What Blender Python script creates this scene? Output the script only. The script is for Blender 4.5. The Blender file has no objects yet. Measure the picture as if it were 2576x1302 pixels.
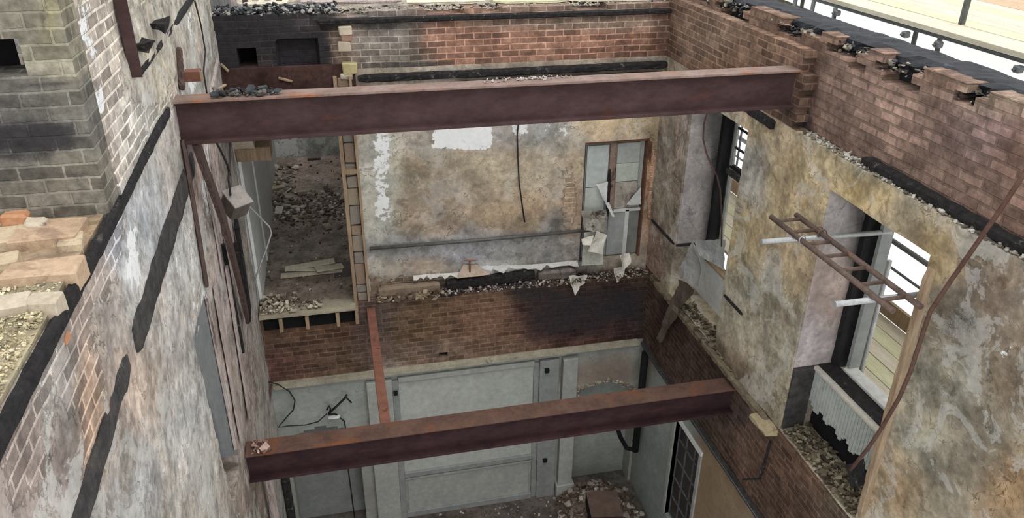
import bpy, bmesh, math, random
import numpy as np
from mathutils import Vector, Matrix
random.seed(7); np.random.seed(7)
C = bpy.context.scene.collection
PI = math.pi

# ------------------------------------------------------------------ camera
W, H, F = 2576, 1302, 1977.05
CAM = np.array([0.0, 0.0, 9.5])
yaw, pitch, roll = [math.radians(a) for a in (12.97751673, 27.29919635, 0.58349672)]
fw = np.array([math.sin(yaw)*math.cos(pitch), math.cos(yaw)*math.cos(pitch), -math.sin(pitch)])
r0 = np.array([math.cos(yaw), -math.sin(yaw), 0.0]); u0 = np.cross(r0, fw)
rt = r0*math.cos(roll)+u0*math.sin(roll); up = -r0*math.sin(roll)+u0*math.cos(roll)
cd = bpy.data.cameras.new('camera'); cam = bpy.data.objects.new('camera', cd); C.objects.link(cam)
cam.matrix_world = Matrix(((rt[0], up[0], -fw[0], CAM[0]), (rt[1], up[1], -fw[1], CAM[1]), (rt[2], up[2], -fw[2], CAM[2]), (0, 0, 0, 1)))
cd.sensor_width = 36; cd.lens = F/W*36; cd.clip_start = 0.05; cd.clip_end = 200
bpy.context.scene.camera = cam
# ------------------------------------------------------------------ sky and exposure
world = bpy.data.worlds.new('overcast'); bpy.context.scene.world = world; world.use_nodes = True
wn = world.node_tree.nodes; wl = world.node_tree.links
bg = wn['Background']; tcw = wn.new('ShaderNodeTexCoord'); sep = wn.new('ShaderNodeSeparateXYZ'); rmp = wn.new('ShaderNodeValToRGB')
wl.new(tcw.outputs['Generated'], sep.inputs[0]); wl.new(sep.outputs['Z'], rmp.inputs[0]); wl.new(rmp.outputs[0], bg.inputs[0])
rmp.color_ramp.elements[0].position = 0.0; rmp.color_ramp.elements[0].color = (.95, .96, .97, 1)
rmp.color_ramp.elements[1].position = 1.0; rmp.color_ramp.elements[1].color = (.97, .98, 1.0, 1)
bg.inputs[1].default_value = 1.05
sd = bpy.data.lights.new('veiled_sun', 'SUN'); sd.energy = 0.9; sd.angle = math.radians(50); sd.color = (1, .98, .95)
so = bpy.data.objects.new('veiled_sun', sd); C.objects.link(so); so.rotation_euler = (math.radians(25), math.radians(12), 0)
vs = bpy.context.scene.view_settings
vs.view_transform = 'Standard'; vs.look = 'None'; vs.gamma = 1.0; vs.use_curve_mapping = False; vs.exposure = 0.70

# ------------------------------------------------------------------ measuring helpers (photo pixel -> point on a real plane)
def ray(x, y): return fw*F + rt*(x-W/2) - up*(y-H/2)
def ax(x, y, X): d = ray(x, y); return Vector(CAM + d*(X/d[0]))
def ay(x, y, Y): d = ray(x, y); return Vector(CAM + d*(Y/d[1]))
def az(x, y, Z): d = ray(x, y); return Vector(CAM + d*((Z-9.5)/d[2]))
def proj(P):
    d = P-CAM; w = np.maximum(d@fw, .05)
    return W/2+F*(d@rt)/w, H/2-F*(d@up)/w
def lin(c):
    c = np.array(c, float)/255.0
    return np.where(c <= .04045, c/12.92, ((c+.055)/1.055)**2.4)
def hexc(s): return lin([int(s[i:i+2], 16) for i in (0, 2, 4)])

# ------------------------------------------------------------------ numpy value noise
_perm = np.random.RandomState(3).rand(64, 64, 64)
def vn(P):
    i = np.floor(P).astype(int); f = P-i; f = f*f*(3-2*f); i = i % 64; j = (i+1) % 64
    def g(a, b, c): return _perm[a, b, c]
    x0, y0, z0 = i[:, 0], i[:, 1], i[:, 2]; x1, y1, z1 = j[:, 0], j[:, 1], j[:, 2]
    fx, fy, fz = f[:, 0], f[:, 1], f[:, 2]
    a = g(x0, y0, z0)*(1-fx)+g(x1, y0, z0)*fx; b = g(x0, y1, z0)*(1-fx)+g(x1, y1, z0)*fx
    c = g(x0, y0, z1)*(1-fx)+g(x1, y0, z1)*fx; d = g(x0, y1, z1)*(1-fx)+g(x1, y1, z1)*fx
    return (a*(1-fy)+b*fy)*(1-fz)+(c*(1-fy)+d*fy)*fz
def fbm(P, s, o=4):
    t = 0; a = .5; tot = 0
    for k in range(o): t = t+a*vn(P*s+k*7.3); tot += a; a *= .5; s *= 2.03
    return t/tot

# ------------------------------------------------------------------ materials
def nt(m): m.use_nodes = True; return m.node_tree.nodes, m.node_tree.links
def mnode(N, op, a=None, b=None, c=None):
    n = N.new('ShaderNodeMath'); n.operation = op
    for k, v in enumerate((a, b, c)):
        if isinstance(v, (int, float)): n.inputs[k].default_value = v
    return n
def M(N, L, op, a, b=None, c=None):
    n = mnode(N, op, a, b, c)
    for k, v in enumerate((a, b, c)):
        if v is not None and not isinstance(v, (int, float)): L.new(v, n.inputs[k])
    return n.outputs[0]
def mixc(N, L, fac, a, b, mode='MIX'):
    n = N.new('ShaderNodeMix'); n.data_type = 'RGBA'; n.blend_type = mode
    for v, s in ((fac, n.inputs[0]), (a, n.inputs[6]), (b, n.inputs[7])):
        if isinstance(v, (int, float)): s.default_value = v
        elif isinstance(v, (tuple, list)): s.default_value = (*v, 1) if len(v) == 3 else v
        else: L.new(v, s)
    return n.outputs[2]
def noise(N, L, vec, scale, detail=6, rough=.6, dist=0):
    n = N.new('ShaderNodeTexNoise'); n.inputs['Scale'].default_value = scale; n.inputs['Detail'].default_value = detail
    n.inputs['Roughness'].default_value = rough; n.inputs['Distortion'].default_value = dist; L.new(vec, n.inputs['Vector']); return n.outputs['Fac']
def smooth(N, L, v, lo, hi, a=0., b=1.):
    n = N.new('ShaderNodeMapRange'); n.interpolation_type = 'SMOOTHSTEP'; L.new(v, n.inputs[0])
    for k, x in zip((1, 2, 3, 4), (lo, hi, a, b)): n.inputs[k].default_value = x
    return n.outputs[0]

def wall_material(name, crack=1.0, mortar=1.45, mortar_w=.010, rough=.9, bump=1.0, brick_w=.225, row=.075, dirt=1.0, lime=.0, stain=.35):
    """old masonry: attribute 'tint' is the local colour of the stuff with some local shading in it, 'mask' = (plaster cover, soot, loose whitewash)"""
    m = bpy.data.materials.new(name); N, L = nt(m); b = N['Principled BSDF']
    b.inputs['Roughness'].default_value = rough
    if 'Specular IOR Level' in b.inputs: b.inputs['Specular IOR Level'].default_value = .15
    tint = N.new('ShaderNodeAttribute'); tint.attribute_name = 'tint'
    mask = N.new('ShaderNodeAttribute'); mask.attribute_name = 'mask'
    sp = N.new('ShaderNodeSeparateColor'); L.new(mask.outputs['Color'], sp.inputs[0])
    tc = N.new('ShaderNodeTexCoord'); pos = tc.outputs['Object']
    uv = tc.outputs['UV']
    # slightly wandering brick courses
    nz = N.new('ShaderNodeTexNoise'); nz.inputs['Scale'].default_value = 2.5; nz.inputs['Detail'].default_value = 5; L.new(pos, nz.inputs['Vector'])
    vm = N.new('ShaderNodeVectorMath'); vm.operation = 'SUBTRACT'; L.new(nz.outputs['Color'], vm.inputs[0]); vm.inputs[1].default_value = (.5, .5, .5)
    vs_ = N.new('ShaderNodeVectorMath'); vs_.operation = 'SCALE'; L.new(vm.outputs[0], vs_.inputs[0]); vs_.inputs['Scale'].default_value = .03
    va = N.new('ShaderNodeVectorMath'); va.operation = 'ADD'; L.new(uv, va.inputs[0]); L.new(vs_.outputs[0], va.inputs[1])
    br = N.new('ShaderNodeTexBrick'); L.new(va.outputs[0], br.inputs['Vector']); br.inputs['Scale'].default_value = 1
    br.inputs['Brick Width'].default_value = brick_w; br.inputs['Row Height'].default_value = row
    br.inputs['Mortar Size'].default_value = mortar_w; br.inputs['Mortar Smooth'].default_value = .3; br.inputs['Bias'].default_value = 0
    br.inputs['Color1'].default_value = (.62, .60, .59, 1); br.inputs['Color2'].default_value = (1.26, 1.23, 1.21, 1)
    br.inputs['Mortar'].default_value = (mortar, mortar, mortar*.97, 1)
    n1 = noise(N, L, pos, 3.2, 8, .65); n2 = noise(N, L, pos, 17, 6, .65); n3 = noise(N, L, pos, 60, 4, .7)
    nb = noise(N, L, pos, 1.1, 4, .6, .6)
    # brick colour
    mort = M(N, L, 'MULTIPLY', br.outputs['Fac'], smooth(N, L, n1, .38, .58, .25, 1.0))
    bc = mixc(N, L, mort, br.outputs['Color'], (mortar, mortar, mortar*.97))
    bv = smooth(N, L, n2, .25, .75, .66, 1.34)
    bcol = mixc(N, L, 1.0, mixc(N, L, 1.0, tint.outputs['Color'], bc, 'MULTIPLY'), bv, 'MULTIPLY')
    bcol = mixc(N, L, 1.0, bcol, smooth(N, L, n1, .34, .66, .72, 1.2), 'MULTIPLY')
    bcol = mixc(N, L, smooth(N, L, n1, .56, .66, 0, .35), bcol, mixc(N, L, 1.0, bcol, (1.35, 1.34, 1.3), 'MULTIPLY'))
    # plaster colour
    pv = smooth(N, L, n1, .34, .66, 1-.38*dirt, 1+.26*dirt)
    pv2 = smooth(N, L, n2, .3, .7, 1-.22*dirt, 1+.16*dirt)
    pcol = mixc(N, L, 1.0, mixc(N, L, 1.0, tint.outputs['Color'], pv, 'MULTIPLY'), pv2, 'MULTIPLY')
    grey = mixc(N, L, smooth(N, L, nb, .50, .60, 0, .5*dirt), pcol, mixc(N, L, 1.0, pcol, (.73, .75, .73), 'MULTIPLY'))
    warm = mixc(N, L, smooth(N, L, noise(N, L, pos, 2.1, 6, .6, .4), .54, .62, 0, .5*dirt), grey, mixc(N, L, 1.0, grey, (1.06, .97, .87), 'MULTIPLY'))
    vo = N.new('ShaderNodeTexVoronoi'); vo.feature = 'DISTANCE_TO_EDGE'; vo.inputs['Scale'].default_value = 1.7
    L.new(va.outputs[0], vo.inputs['Vector'])
    nd = N.new('ShaderNodeTexNoise'); nd.inputs['Scale'].default_value = 4; nd.inputs['Detail'].default_value = 7; L.new(pos, nd.inputs['Vector'])
    vd = N.new('ShaderNodeVectorMath'); vd.operation = 'SCALE'; L.new(nd.outputs['Color'], vd.inputs[0]); vd.inputs['Scale'].default_value = 1.5
    ve = N.new('ShaderNodeVectorMath'); ve.operation = 'ADD'; L.new(pos, ve.inputs[0]); L.new(vd.outputs[0], ve.inputs[1]); L.new(ve.outputs[0], vo.inputs['Vector'])
    ck = smooth(N, L, vo.outputs['Distance'], .0, .018, 1, 0)
    ck = M(N, L, 'MULTIPLY', ck, smooth(N, L, n1, .50, .62, 0, crack*.7))
    pcol2 = mixc(N, L, ck, warm, mixc(N, L, 1.0, warm, (.38, .34, .30), 'MULTIPLY'))
    # remains of limewash and broad old stains
    lm_ = smooth(N, L, noise(N, L, pos, 1.9, 10, .68, .9), .535, .56)
    pcol2 = mixc(N, L, M(N, L, 'MULTIPLY', lm_, lime), pcol2, mixc(N, L, n2, (.40, .41, .39), (.62, .61, .57)))
    st_ = smooth(N, L, noise(N, L, pos, 1.25, 9, .62, .5), .53, .66)
    pcol2 = mixc(N, L, M(N, L, 'MULTIPLY', st_, stain), pcol2, mixc(N, L, 1.0, pcol2, (.40, .37, .35), 'MULTIPLY'))
    # grime specks and scabs of lost skin
    sk = smooth(N, L, noise(N, L, pos, 7.5, 9, .72, .8), .56, .60)
    pcol2 = mixc(N, L, M(N, L, 'MULTIPLY', sk, .6*dirt), pcol2, mixc(N, L, 1.0, pcol2, (.60, .55, .50), 'MULTIPLY'))
    lk = smooth(N, L, noise(N, L, pos, 11, 9, .75, .3), .60, .63)
    pcol2 = mixc(N, L, M(N, L, 'MULTIPLY', lk, .6*dirt), pcol2, mixc(N, L, 1.0, pcol2, (1.35, 1.36, 1.36), 'MULTIPLY'))
    # masks with crisp ragged edges
    def edge(ch, amp, nn, w): return smooth(N, L, M(N, L, 'ADD', ch, M(N, L, 'MULTIPLY', M(N, L, 'SUBTRACT', nn, .5), amp)), .5-w, .5+w)
    mix1 = M(N, L, 'ADD', M(N, L, 'MULTIPLY', n1, .6), M(N, L, 'MULTIPLY', n2, .4))
    fp = edge(sp.outputs[0], 2.0, mix1, .05)
    col = mixc(N, L, fp, bcol, pcol2)
    fw_ = edge(sp.outputs[2], 2.2, mix1, .03)
    wcol = mixc(N, L, n2, (.60, .61, .60), (.80, .81, .80))
    col = mixc(N, L, fw_, col, wcol)
    fs = edge(sp.outputs[1], 1.7, M(N, L, 'ADD', M(N, L, 'MULTIPLY', n1, .7), M(N, L, 'MULTIPLY', n3, .3)), .28)
    soot = mixc(N, L, n2, (.008, .008, .010), (.05, .047, .05))
    col = mixc(N, L, M(N, L, 'MULTIPLY', fs, .93), col, soot)
    L.new(col, b.inputs['Base Color'])
    # relief
    h = M(N, L, 'MULTIPLY', br.outputs['Fac'], -.55)
    h = M(N, L, 'ADD', h, M(N, L, 'MULTIPLY', n2, .5)); h = M(N, L, 'ADD', h, M(N, L, 'MULTIPLY', n3, .25))
    hp = M(N, L, 'ADD', M(N, L, 'MULTIPLY', n2, .35), .9); hp = M(N, L, 'SUBTRACT', hp, M(N, L, 'MULTIPLY', ck, .7))
    hm = N.new('ShaderNodeMix'); L.new(fp, hm.inputs[0]); L.new(h, hm.inputs[2]); L.new(hp, hm.inputs[3])
    h2 = M(N, L, 'ADD', hm.outputs[0], M(N, L, 'MULTIPLY', fw_, .15))
    bp = N.new('ShaderNodeBump'); bp.inputs['Strength'].default_value = .8*bump; bp.inputs['Distance'].default_value = .015
    L.new(h2, bp.inputs['Height']); L.new(bp.outputs[0], b.inputs['Normal'])
    return m

def mat(name, c1, c2=None, scale=8, rough=.8, metal=0, bump=.3, stretch=(1, 1, 1), c3=None, t3=(.6, .7), detail=7, spec=.3, dist=.01):
    m = bpy.data.materials.new(name); N, L = nt(m); b = N['Principled BSDF']
    b.inputs['Roughness'].default_value = rough; b.inputs['Metallic'].default_value = metal
    b.inputs['Specular IOR Level'].default_value = spec
    c1 = tuple(hexc(c1)); c2 = tuple(hexc(c2)) if c2 else c1
    tc = N.new('ShaderNodeTexCoord'); mp = N.new('ShaderNodeMapping'); mp.inputs['Scale'].default_value = stretch; L.new(tc.outputs['Object'], mp.inputs[0])
    n1 = noise(N, L, mp.outputs[0], scale, detail, .65); n2 = noise(N, L, mp.outputs[0], scale*5, 5, .7)
    col = mixc(N, L, smooth(N, L, n1, .3, .7), c1, c2)
    if c3: col = mixc(N, L, smooth(N, L, noise(N, L, mp.outputs[0], scale*.6, detail, .7, .5), *t3), col, tuple(hexc(c3)))
    col = mixc(N, L, 1.0, col, smooth(N, L, n2, .2, .8, .82, 1.15), 'MULTIPLY')
    L.new(col, b.inputs['Base Color'])
    bp = N.new('ShaderNodeBump'); bp.inputs['Strength'].default_value = bump; bp.inputs['Distance'].default_value = dist
    L.new(M(N, L, 'ADD', n1, M(N, L, 'MULTIPLY', n2, .5)), bp.inputs['Height']); L.new(bp.outputs[0], b.inputs['Normal'])
    return m
def attr_mat(name, rough=.9, bump=.4, scale=30):
    m = bpy.data.materials.new(name); N, L = nt(m); b = N['Principled BSDF']; b.inputs['Roughness'].default_value = rough
    b.inputs['Specular IOR Level'].default_value = .15
    a = N.new('ShaderNodeAttribute'); a.attribute_name = 'tint'; tc = N.new('ShaderNodeTexCoord')
    n = noise(N, L, tc.outputs['Object'], scale, 6, .7)
    L.new(mixc(N, L, 1.0, a.outputs['Color'], smooth(N, L, n, .25, .75, .7, 1.25), 'MULTIPLY'), b.inputs['Base Color'])
    bp = N.new('ShaderNodeBump'); bp.inputs['Strength'].default_value = bump; bp.inputs['Distance'].default_value = .01
    L.new(n, bp.inputs['Height']); L.new(bp.outputs[0], b.inputs['Normal'])
    return m

MW = wall_material('weathered_masonry')
MLEFT = wall_material('flaking_left_wall', lime=.55, dirt=1.15, mortar=1.7)
MBACK = wall_material('flaking_back_wall', lime=.25, dirt=.9)
MWD = wall_material('pointed_brick', mortar=1.9, mortar_w=.009)
MWR = wall_material('near_brick', mortar=.72, mortar_w=.012, brick_w=.235, row=.08)
MRUB = attr_mat('rubble_mix')
MPAINT = wall_material('stained_paint', dirt=.35, crack=.5, stain=.12)
m_rust = mat('rusted_steel', '3b2b2a', '493837', 3, .8, .0, .25, (1, 1, 2), '52332b', (.58, .75), spec=.15)
m_rust_top = mat('rusted_flange_top', '6e5a50', '85726a', 5, .85, .0, .3, (1, 1, 1), '8f5a3c', (.55, .7))
m_rust_red = mat('deep_red_rust', '2c1d20', '3c292a', 3, .8, .0, .25, (1, 1, 2), '4a2b25', (.6, .75), spec=.15)
m_rust_orange = mat('orange_rust', '6b4638', '7d5546', 6, .85, .0, .3, c3='553428')
m_char = mat('charred_timber', '151415', '312e2d', 18, .85, 0, 1.0, (1, 1, 1), '68645f', (.58, .68), dist=.03)
m_char_grey = mat('grey_charred_timber', '2b2a2b', '4a4744', 10, .85, 0, .8, c3='6d6862', t3=(.6, .72), dist=.02)
m_wood = mat('raw_timber', '84705a', 'a08c72', 5, .85, 0, .5, (6, 6, .6), '5d4a3c', (.6, .72))
m_wood_brown = mat('scorched_brown_timber', '40312c', '5a4943', 6, .85, 0, .5, (5, 5, .6), '2c2220', (.6, .7))
m_lath = mat('grey_pink_lath', '8c7e78', 'b0a49e', 5, .85, 0, .5, (8, 8, .7), '574844', (.58, .66))
m_white = mat('old_white_paint', 'b4b6b2', 'c8c9c4', 3, .6, 0, .15, c3='98968e', t3=(.6, .75))
m_white_clean = mat('white_paint', 'c9ccc9', 'd6d8d5', 2, .5, 0, .1)
m_pale = mat('pale_grey_paint', '92948f', '9fa19b', 2.2, .7, 0, .12, c3='85857c', t3=(.6, .8))
m_pale_dk = mat('grey_paint', '7e817f', '8a8d8b', 2.2, .7, 0, .12, c3='6e6e68', t3=(.6, .8))
m_galv = mat('galvanised_tube', '9a9c9c', 'b6b8b7', 12, .5, .5, .1)
m_tube_dk = mat('dull_scaffold_tube', '5f6264', '777a7b', 12, .6, .4, .1)
m_ladder = mat('brown_rusty_tube', '51433c', '6b5a50', 12, .75, .1, .3, c3='7d5844')
m_cable = mat('black_cable', '1c1a1b', '2a2728', 20, .6)
m_cable_brown = mat('brown_cable', '3f2a24', '4c342d', 20, .6)
m_board = mat('pale_scaffold_board', 'bab29d', 'cdc6b3', 3, .8, 0, .3, (4, .5, 4), '9c9274', (.6, .75))
m_board_green = mat('greenish_scaffold_board', 'b5b593', 'cbc9a9', 3, .8, 0, .3, (4, .5, 4), '96946f', (.62, .75))
m_ply = mat('brown_board', 'b3977a', 'c2a88c', 3, .8, 0, .2)
m_tar = mat('black_tar', '17191d', '2a2d33', 9, .7, 0, .8, c3='4a4e55', t3=(.6, .7), dist=.03)
m_dark = mat('black_and_void_shade', '0c0b0c', '161415', 6, .95)  # black parts, and shade painted into the void backings
m_glass_dark = mat('dirty_pane', '352f2e', '423b39', 4, .35, 0, .05)
m_tin = mat('thin_grey_sheet', '8e9290', 'abadab', 5, .5, .2, .2, c3='6b6b68')
m_box = mat('dusty_metal_box', '5c554f', '79706a', 8, .7, .3, .2, c3='403935')
m_paper = mat('peeling_paper', 'bdb8ac', 'cfcbc1', 6, .8, 0, .3, c3='8d857a', t3=(.6, .7))
m_stone = mat('dull_stone', 'a39784', 'b9ad9a', 6, .9, 0, .5, c3='7e7466')

# ------------------------------------------------------------------ object helpers
def tag(o, label=None, cat=None, group=None, kind=None):
    if label: o['label'] = label
    if cat: o['category'] = cat
    if group: o['group'] = group
    if kind: o['kind'] = kind
    return o
def empty(name, loc, label, cat, group=None, rz=0):
    o = bpy.data.objects.new(name, None); C.objects.link(o); o.location = loc; o.rotation_euler = (0, 0, rz); o.empty_display_size = .1
    return tag(o, label, cat, group)
def chain(o):
    m = o.matrix_basis.copy()
    while o.parent: o = o.parent; m = o.matrix_basis@m
    return m
class MB:
    def __init__(s): s.v = []; s.f = []; s.sm = []
    def add(s, v, f, smooth=False):
        k = len(s.v); s.v += [tuple(a) for a in v]; s.f += [tuple(i+k for i in q) for q in f]; s.sm += [smooth]*len(f); return s
    def box(s, a, b, jit=0, rot=None, c=None):
        (x0, y0, z0), (x1, y1, z1) = a, b
        v = [Vector(p) for p in ((x0, y0, z0), (x1, y0, z0), (x1, y1, z0), (x0, y1, z0), (x0, y0, z1), (x1, y0, z1), (x1, y1, z1), (x0, y1, z1))]
        if jit: v = [p+Vector((random.uniform(-jit, jit), random.uniform(-jit, jit), random.uniform(-jit, jit))) for p in v]
        if rot is not None:
            c = c or Vector(((x0+x1)/2, (y0+y1)/2, (z0+z1)/2)); v = [rot@(p-c)+c for p in v]
        return s.add(v, [(0, 3, 2, 1), (4, 5, 6, 7), (0, 1, 5, 4), (1, 2, 6, 5), (2, 3, 7, 6), (3, 0, 4, 7)])
    def bar(s, a, b, w, t, upv=(0, 0, 1), taper=1.0):
        """rectangular bar from a to b, w across, t along upv"""
        a = Vector(a); b = Vector(b); d = (b-a).normalized(); u = Vector(upv); sd = d.cross(u).normalized(); u = sd.cross(d).normalized()
        v = []
        for p, k in ((a, 1), (b, taper)):
            for i, j in ((-1, -1), (1, -1), (1, 1), (-1, 1)): v.append(p+sd*i*w*k/2+u*j*t*k/2)
        return s.add(v, [(3, 2, 1, 0), (4, 5, 6, 7), (0, 1, 5, 4), (1, 2, 6, 5), (2, 3, 7, 6), (3, 0, 4, 7)])
    def tube(s, pts, r, n=10, caps=True):
        pts = [Vector(p) for p in pts]; rr = r if isinstance(r, (list, tuple)) else [r]*len(pts)
        v = []; prev = None
        for i, p in enumerate(pts):
            d = (pts[min(i+1, len(pts)-1)]-pts[max(i-1, 0)]).normalized()
            if prev is None: x = d.orthogonal().normalized()
            else: x = (prev-d*prev.dot(d)).normalized()
            prev = x; y = d.cross(x)
            v += [p+(x*math.cos(2*PI*k/n)+y*math.sin(2*PI*k/n))*rr[i] for k in range(n)]
        f = [(i*n+k, i*n+(k+1) % n, (i+1)*n+(k+1) % n, (i+1)*n+k) for i in range(len(pts)-1) for k in range(n)]
        s.add(v, f, True)
        if caps: 
            k0 = len(s.v)-len(v)
            s.f += [tuple(k0+k for k in range(n))[::-1], tuple(k0+(len(pts)-1)*n+k for k in range(n))]; s.sm += [False, False]
        return s
    def prism(s, poly, off):
        """poly: 3D outline (list), off: extrusion vector"""
        off = Vector(off); n = len(poly); v = [Vector(p) for p in poly]+[Vector(p)+off for p in poly]
        return s.add(v, [tuple(range(n))[::-1], tuple(range(n, 2*n))]+[(i, (i+1) % n, n+(i+1) % n, n+i) for i in range(n)])
    def build(s, name, m, parent=None, bevel=0, jitter=0, sub=0):
        me = bpy.data.meshes.new(name); off = Vector((0, 0, 0))
        v = s.v
        me.from_pydata([tuple(p) for p in v], [], s.f); me.polygons.foreach_set('use_smooth', s.sm)
        bm = bmesh.new(); bm.from_mesh(me); bmesh.ops.recalc_face_normals(bm, faces=bm.faces)
        if bevel: bmesh.ops.bevel(bm, geom=list(bm.edges), offset=bevel, segments=1, affect='EDGES', clamp_overlap=True)
        if sub: bmesh.ops.subdivide_edges(bm, edges=list(bm.edges), cuts=sub, use_grid_fill=True)
        if jitter:
            co = np.array([q.co[:] for q in bm.verts]); n = len(co)
            dx = np.stack([fbm(co+k*11.1, 9, 3)-.5 for k in range(3)], 1)*2*jitter
            for q, d in zip(bm.verts, dx): q.co += Vector(d)
        bm.to_mesh(me); bm.free()
        if m: me.materials.append(m)
        o = bpy.data.objects.new(name, me); C.objects.link(o)
        if parent:
            o.parent = parent; me.transform(chain(parent).inverted())
        return o
def timber(name, a, b, w, t, m, label=None, cat='timber', group=None, jitter=.02, n=14, upv=(0, 0, 1), parent=None, ends=.7):
    """a rough burnt length of timber: many-ringed rectangular bar with eroded faces"""
    a = Vector(a); b = Vector(b); d = (b-a).normalized(); u = Vector(upv); sd = d.cross(u).normalized(); u = sd.cross(d)
    v = []; K = 12
    for i in range(n+1):
        p = a.lerp(b, i/n); e = ends if i in (0, n) else 1
        for k in range(K):
            an = 2*PI*k/K; cx, cy = math.cos(an), math.sin(an); q = max(abs(cx), abs(cy)); cx, cy = cx/q*.5, cy/q*.5
            v.append(p+(sd*cx*w+u*cy*t)*e*random.uniform(1-jitter*6, 1+jitter*3))
    f = [(i*K+k, i*K+(k+1) % K, (i+1)*K+(k+1) % K, (i+1)*K+k) for i in range(n) for k in range(K)]
    f += [tuple(range(K))[::-1], tuple(n*K+k for k in range(K))]
    mb = MB().add(v, f); o = mb.build(name, m, parent)
    if label: tag(o, label, cat, group)
    return o

# ------------------------------------------------------------------ masonry slab builder
def controls(P, pts, default):
    """soft blend of local colours, which hold some local shading; pts = (px, py, radius, hex)"""
    px, py = proj(P); acc = np.zeros((len(P), 3)); ws = np.full(len(P), .03); acc += hexc(default)*.03
    jx = (fbm(P, 1.7, 3)-.5); jy = (fbm(P+9, 1.7, 3)-.5)
    for (x, y, r, c) in pts:
        rx, ry = r if isinstance(r, tuple) else (r, r)
        w = np.exp(-(((px-x)/rx+jx)**2+((py-y)/ry+jy)**2)*1.2); acc += hexc(c)*w[:, None]; ws += w
    return acc/ws[:, None]
def blobs(P, base, pts):
    """mask channel from blobs (px, py, rx, ry, value[, power])"""
    px, py = proj(P); v = np.full(len(P), float(base))
    for q in pts:
        x, y, rx, ry, val = q[:5]; k = q[5] if len(q) > 5 else 2
        w = np.exp(-np.abs((px-x)/rx)**(2*k)-np.abs((py-y)/ry)**(2*k)); v = v*(1-w)+val*w
    return v
def slab(name, axis, c, ur, vr, depth, res=.05, holes=(), keep=None, tint=None, default='8a8078', pl=(0, ()), so=(0, ()), wh=(0, ()), m=None, rough=.012,
         gain=1.0, kind='structure', extra=None, tmul=(1, 1, 1), lines=((), ())):
    """axis 'x','y','z': face at coordinate c facing away from `depth` direction"""
    def lines_(a, b, ext):
        n = max(1, int(round((b-a)/res))); L_ = list(np.linspace(a, b, n+1))
        for e in ext:
            if a < e < b:
                k = int(np.argmin([abs(q-e) for q in L_])); k = min(max(k, 1), len(L_)-2); L_[k] = e
        return np.array(sorted(set(L_)))
    us = lines_(*ur, [e for h in holes for e in h[:2]]+list(lines[0])); vs_ = lines_(*vr, [e for h in holes for e in h[2:]]+list(lines[1]))
    nu, nv = len(us), len(vs_); U, V = np.meshgrid(us, vs_, indexing='ij')
    cu = (us[:-1]+us[1:])/2; cv = (vs_[:-1]+vs_[1:])/2; CU, CV = np.meshgrid(cu, cv, indexing='ij')
    K = np.ones(CU.shape, bool)
    for h in holes: K &= ~((CU > h[0]) & (CU < h[1]) & (CV > h[2]) & (CV < h[3]))
    if keep is not None: K &= keep(CU, CV)
    def P3(U, V, cc):
        A = np.full(U.size, cc) if np.isscalar(cc) else cc
        u, v = U.ravel(), V.ravel()
        return {'x': np.stack([A, u, v], 1), 'y': np.stack([u, A, v], 1), 'z': np.stack([u, v, A], 1)}[axis]
    F0 = P3(U, V, c)
    nrm = {'x': 0, 'y': 1, 'z': 2}[axis]
    s = -np.sign(depth)
    T = controls(F0, tint or [], default)*gain*np.array(tmul)  # area colours, with some local shading painted in
    pm = blobs(F0, *pl); sm = blobs(F0, *so); wm = blobs(F0, *wh)
    F = F0.copy(); disp = (fbm(F0, 2.2, 4)-.5)*rough*2
    if rough: disp = disp+np.clip((pm-.5)*4+(fbm(F0, 3.2, 4)-.5)*6, 0, 1)*.008
    if extra is not None: disp = disp+extra(U.ravel(), V.ravel())
    F[:, nrm] += s*disp
    B = F0.copy(); B[:, nrm] = c+depth
    idx = np.arange(nu*nv).reshape(nu, nv); nb_ = nu*nv
    faces = []; ii, jj = np.nonzero(K)
    Kp = np.pad(K, 1)
    for i, j in zip(ii, jj):
        a, b, d, e = int(idx[i, j]), int(idx[i+1, j]), int(idx[i+1, j+1]), int(idx[i, j+1])
        faces.append((a, b, d, e)); faces.append((e+nb_, d+nb_, b+nb_, a+nb_))
        if not Kp[i, j+1]: faces.append((a, e, e+nb_, a+nb_))
        if not Kp[i+2, j+1]: faces.append((d, b, b+nb_, d+nb_))
        if not Kp[i+1, j]: faces.append((b, a, a+nb_, b+nb_))
        if not Kp[i+1, j+2]: faces.append((e, d, d+nb_, e+nb_))
    allv = np.vstack([F, B])
    used = np.zeros(len(allv), bool); fa = np.array(faces); used[fa.ravel()] = True
    remap = np.cumsum(used)-1; allv = allv[used]; fa = remap[fa]
    TT = np.vstack([T, T])[used]; MM = np.stack([np.tile(pm, 2), np.tile(sm, 2), np.tile(wm, 2)], 1)[used]
    me = bpy.data.meshes.new(name); me.from_pydata(allv.tolist(), [], fa.tolist())
    a = me.attributes.new('tint', 'FLOAT_COLOR', 'POINT'); a.data.foreach_set('color', np.hstack([np.clip(TT, .004, .85), np.ones((len(TT), 1))]).ravel())
    a = me.attributes.new('mask', 'FLOAT_COLOR', 'POINT'); a.data.foreach_set('color', np.hstack([MM, np.ones((len(MM), 1))]).ravel())
    # masonry coordinates in metres on every face
    uvl = me.uv_layers.new(name='UVMap'); li = np.zeros(len(me.loops), int); me.loops.foreach_get('vertex_index', li)
    bm = bmesh.new(); bm.from_mesh(me); bmesh.ops.recalc_face_normals(bm, faces=bm.faces); bm.to_mesh(me); bm.free()
    me.loops.foreach_get('vertex_index', li)
    pn = np.zeros(len(me.polygons)*3); me.polygons.foreach_get('normal', pn); pn = np.abs(pn.reshape(-1, 3)); dom = np.argmax(pn, 1)
    lt = np.zeros(len(me.polygons), int); me.polygons.foreach_get('loop_total', lt); dl = np.repeat(dom, lt)
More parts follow.
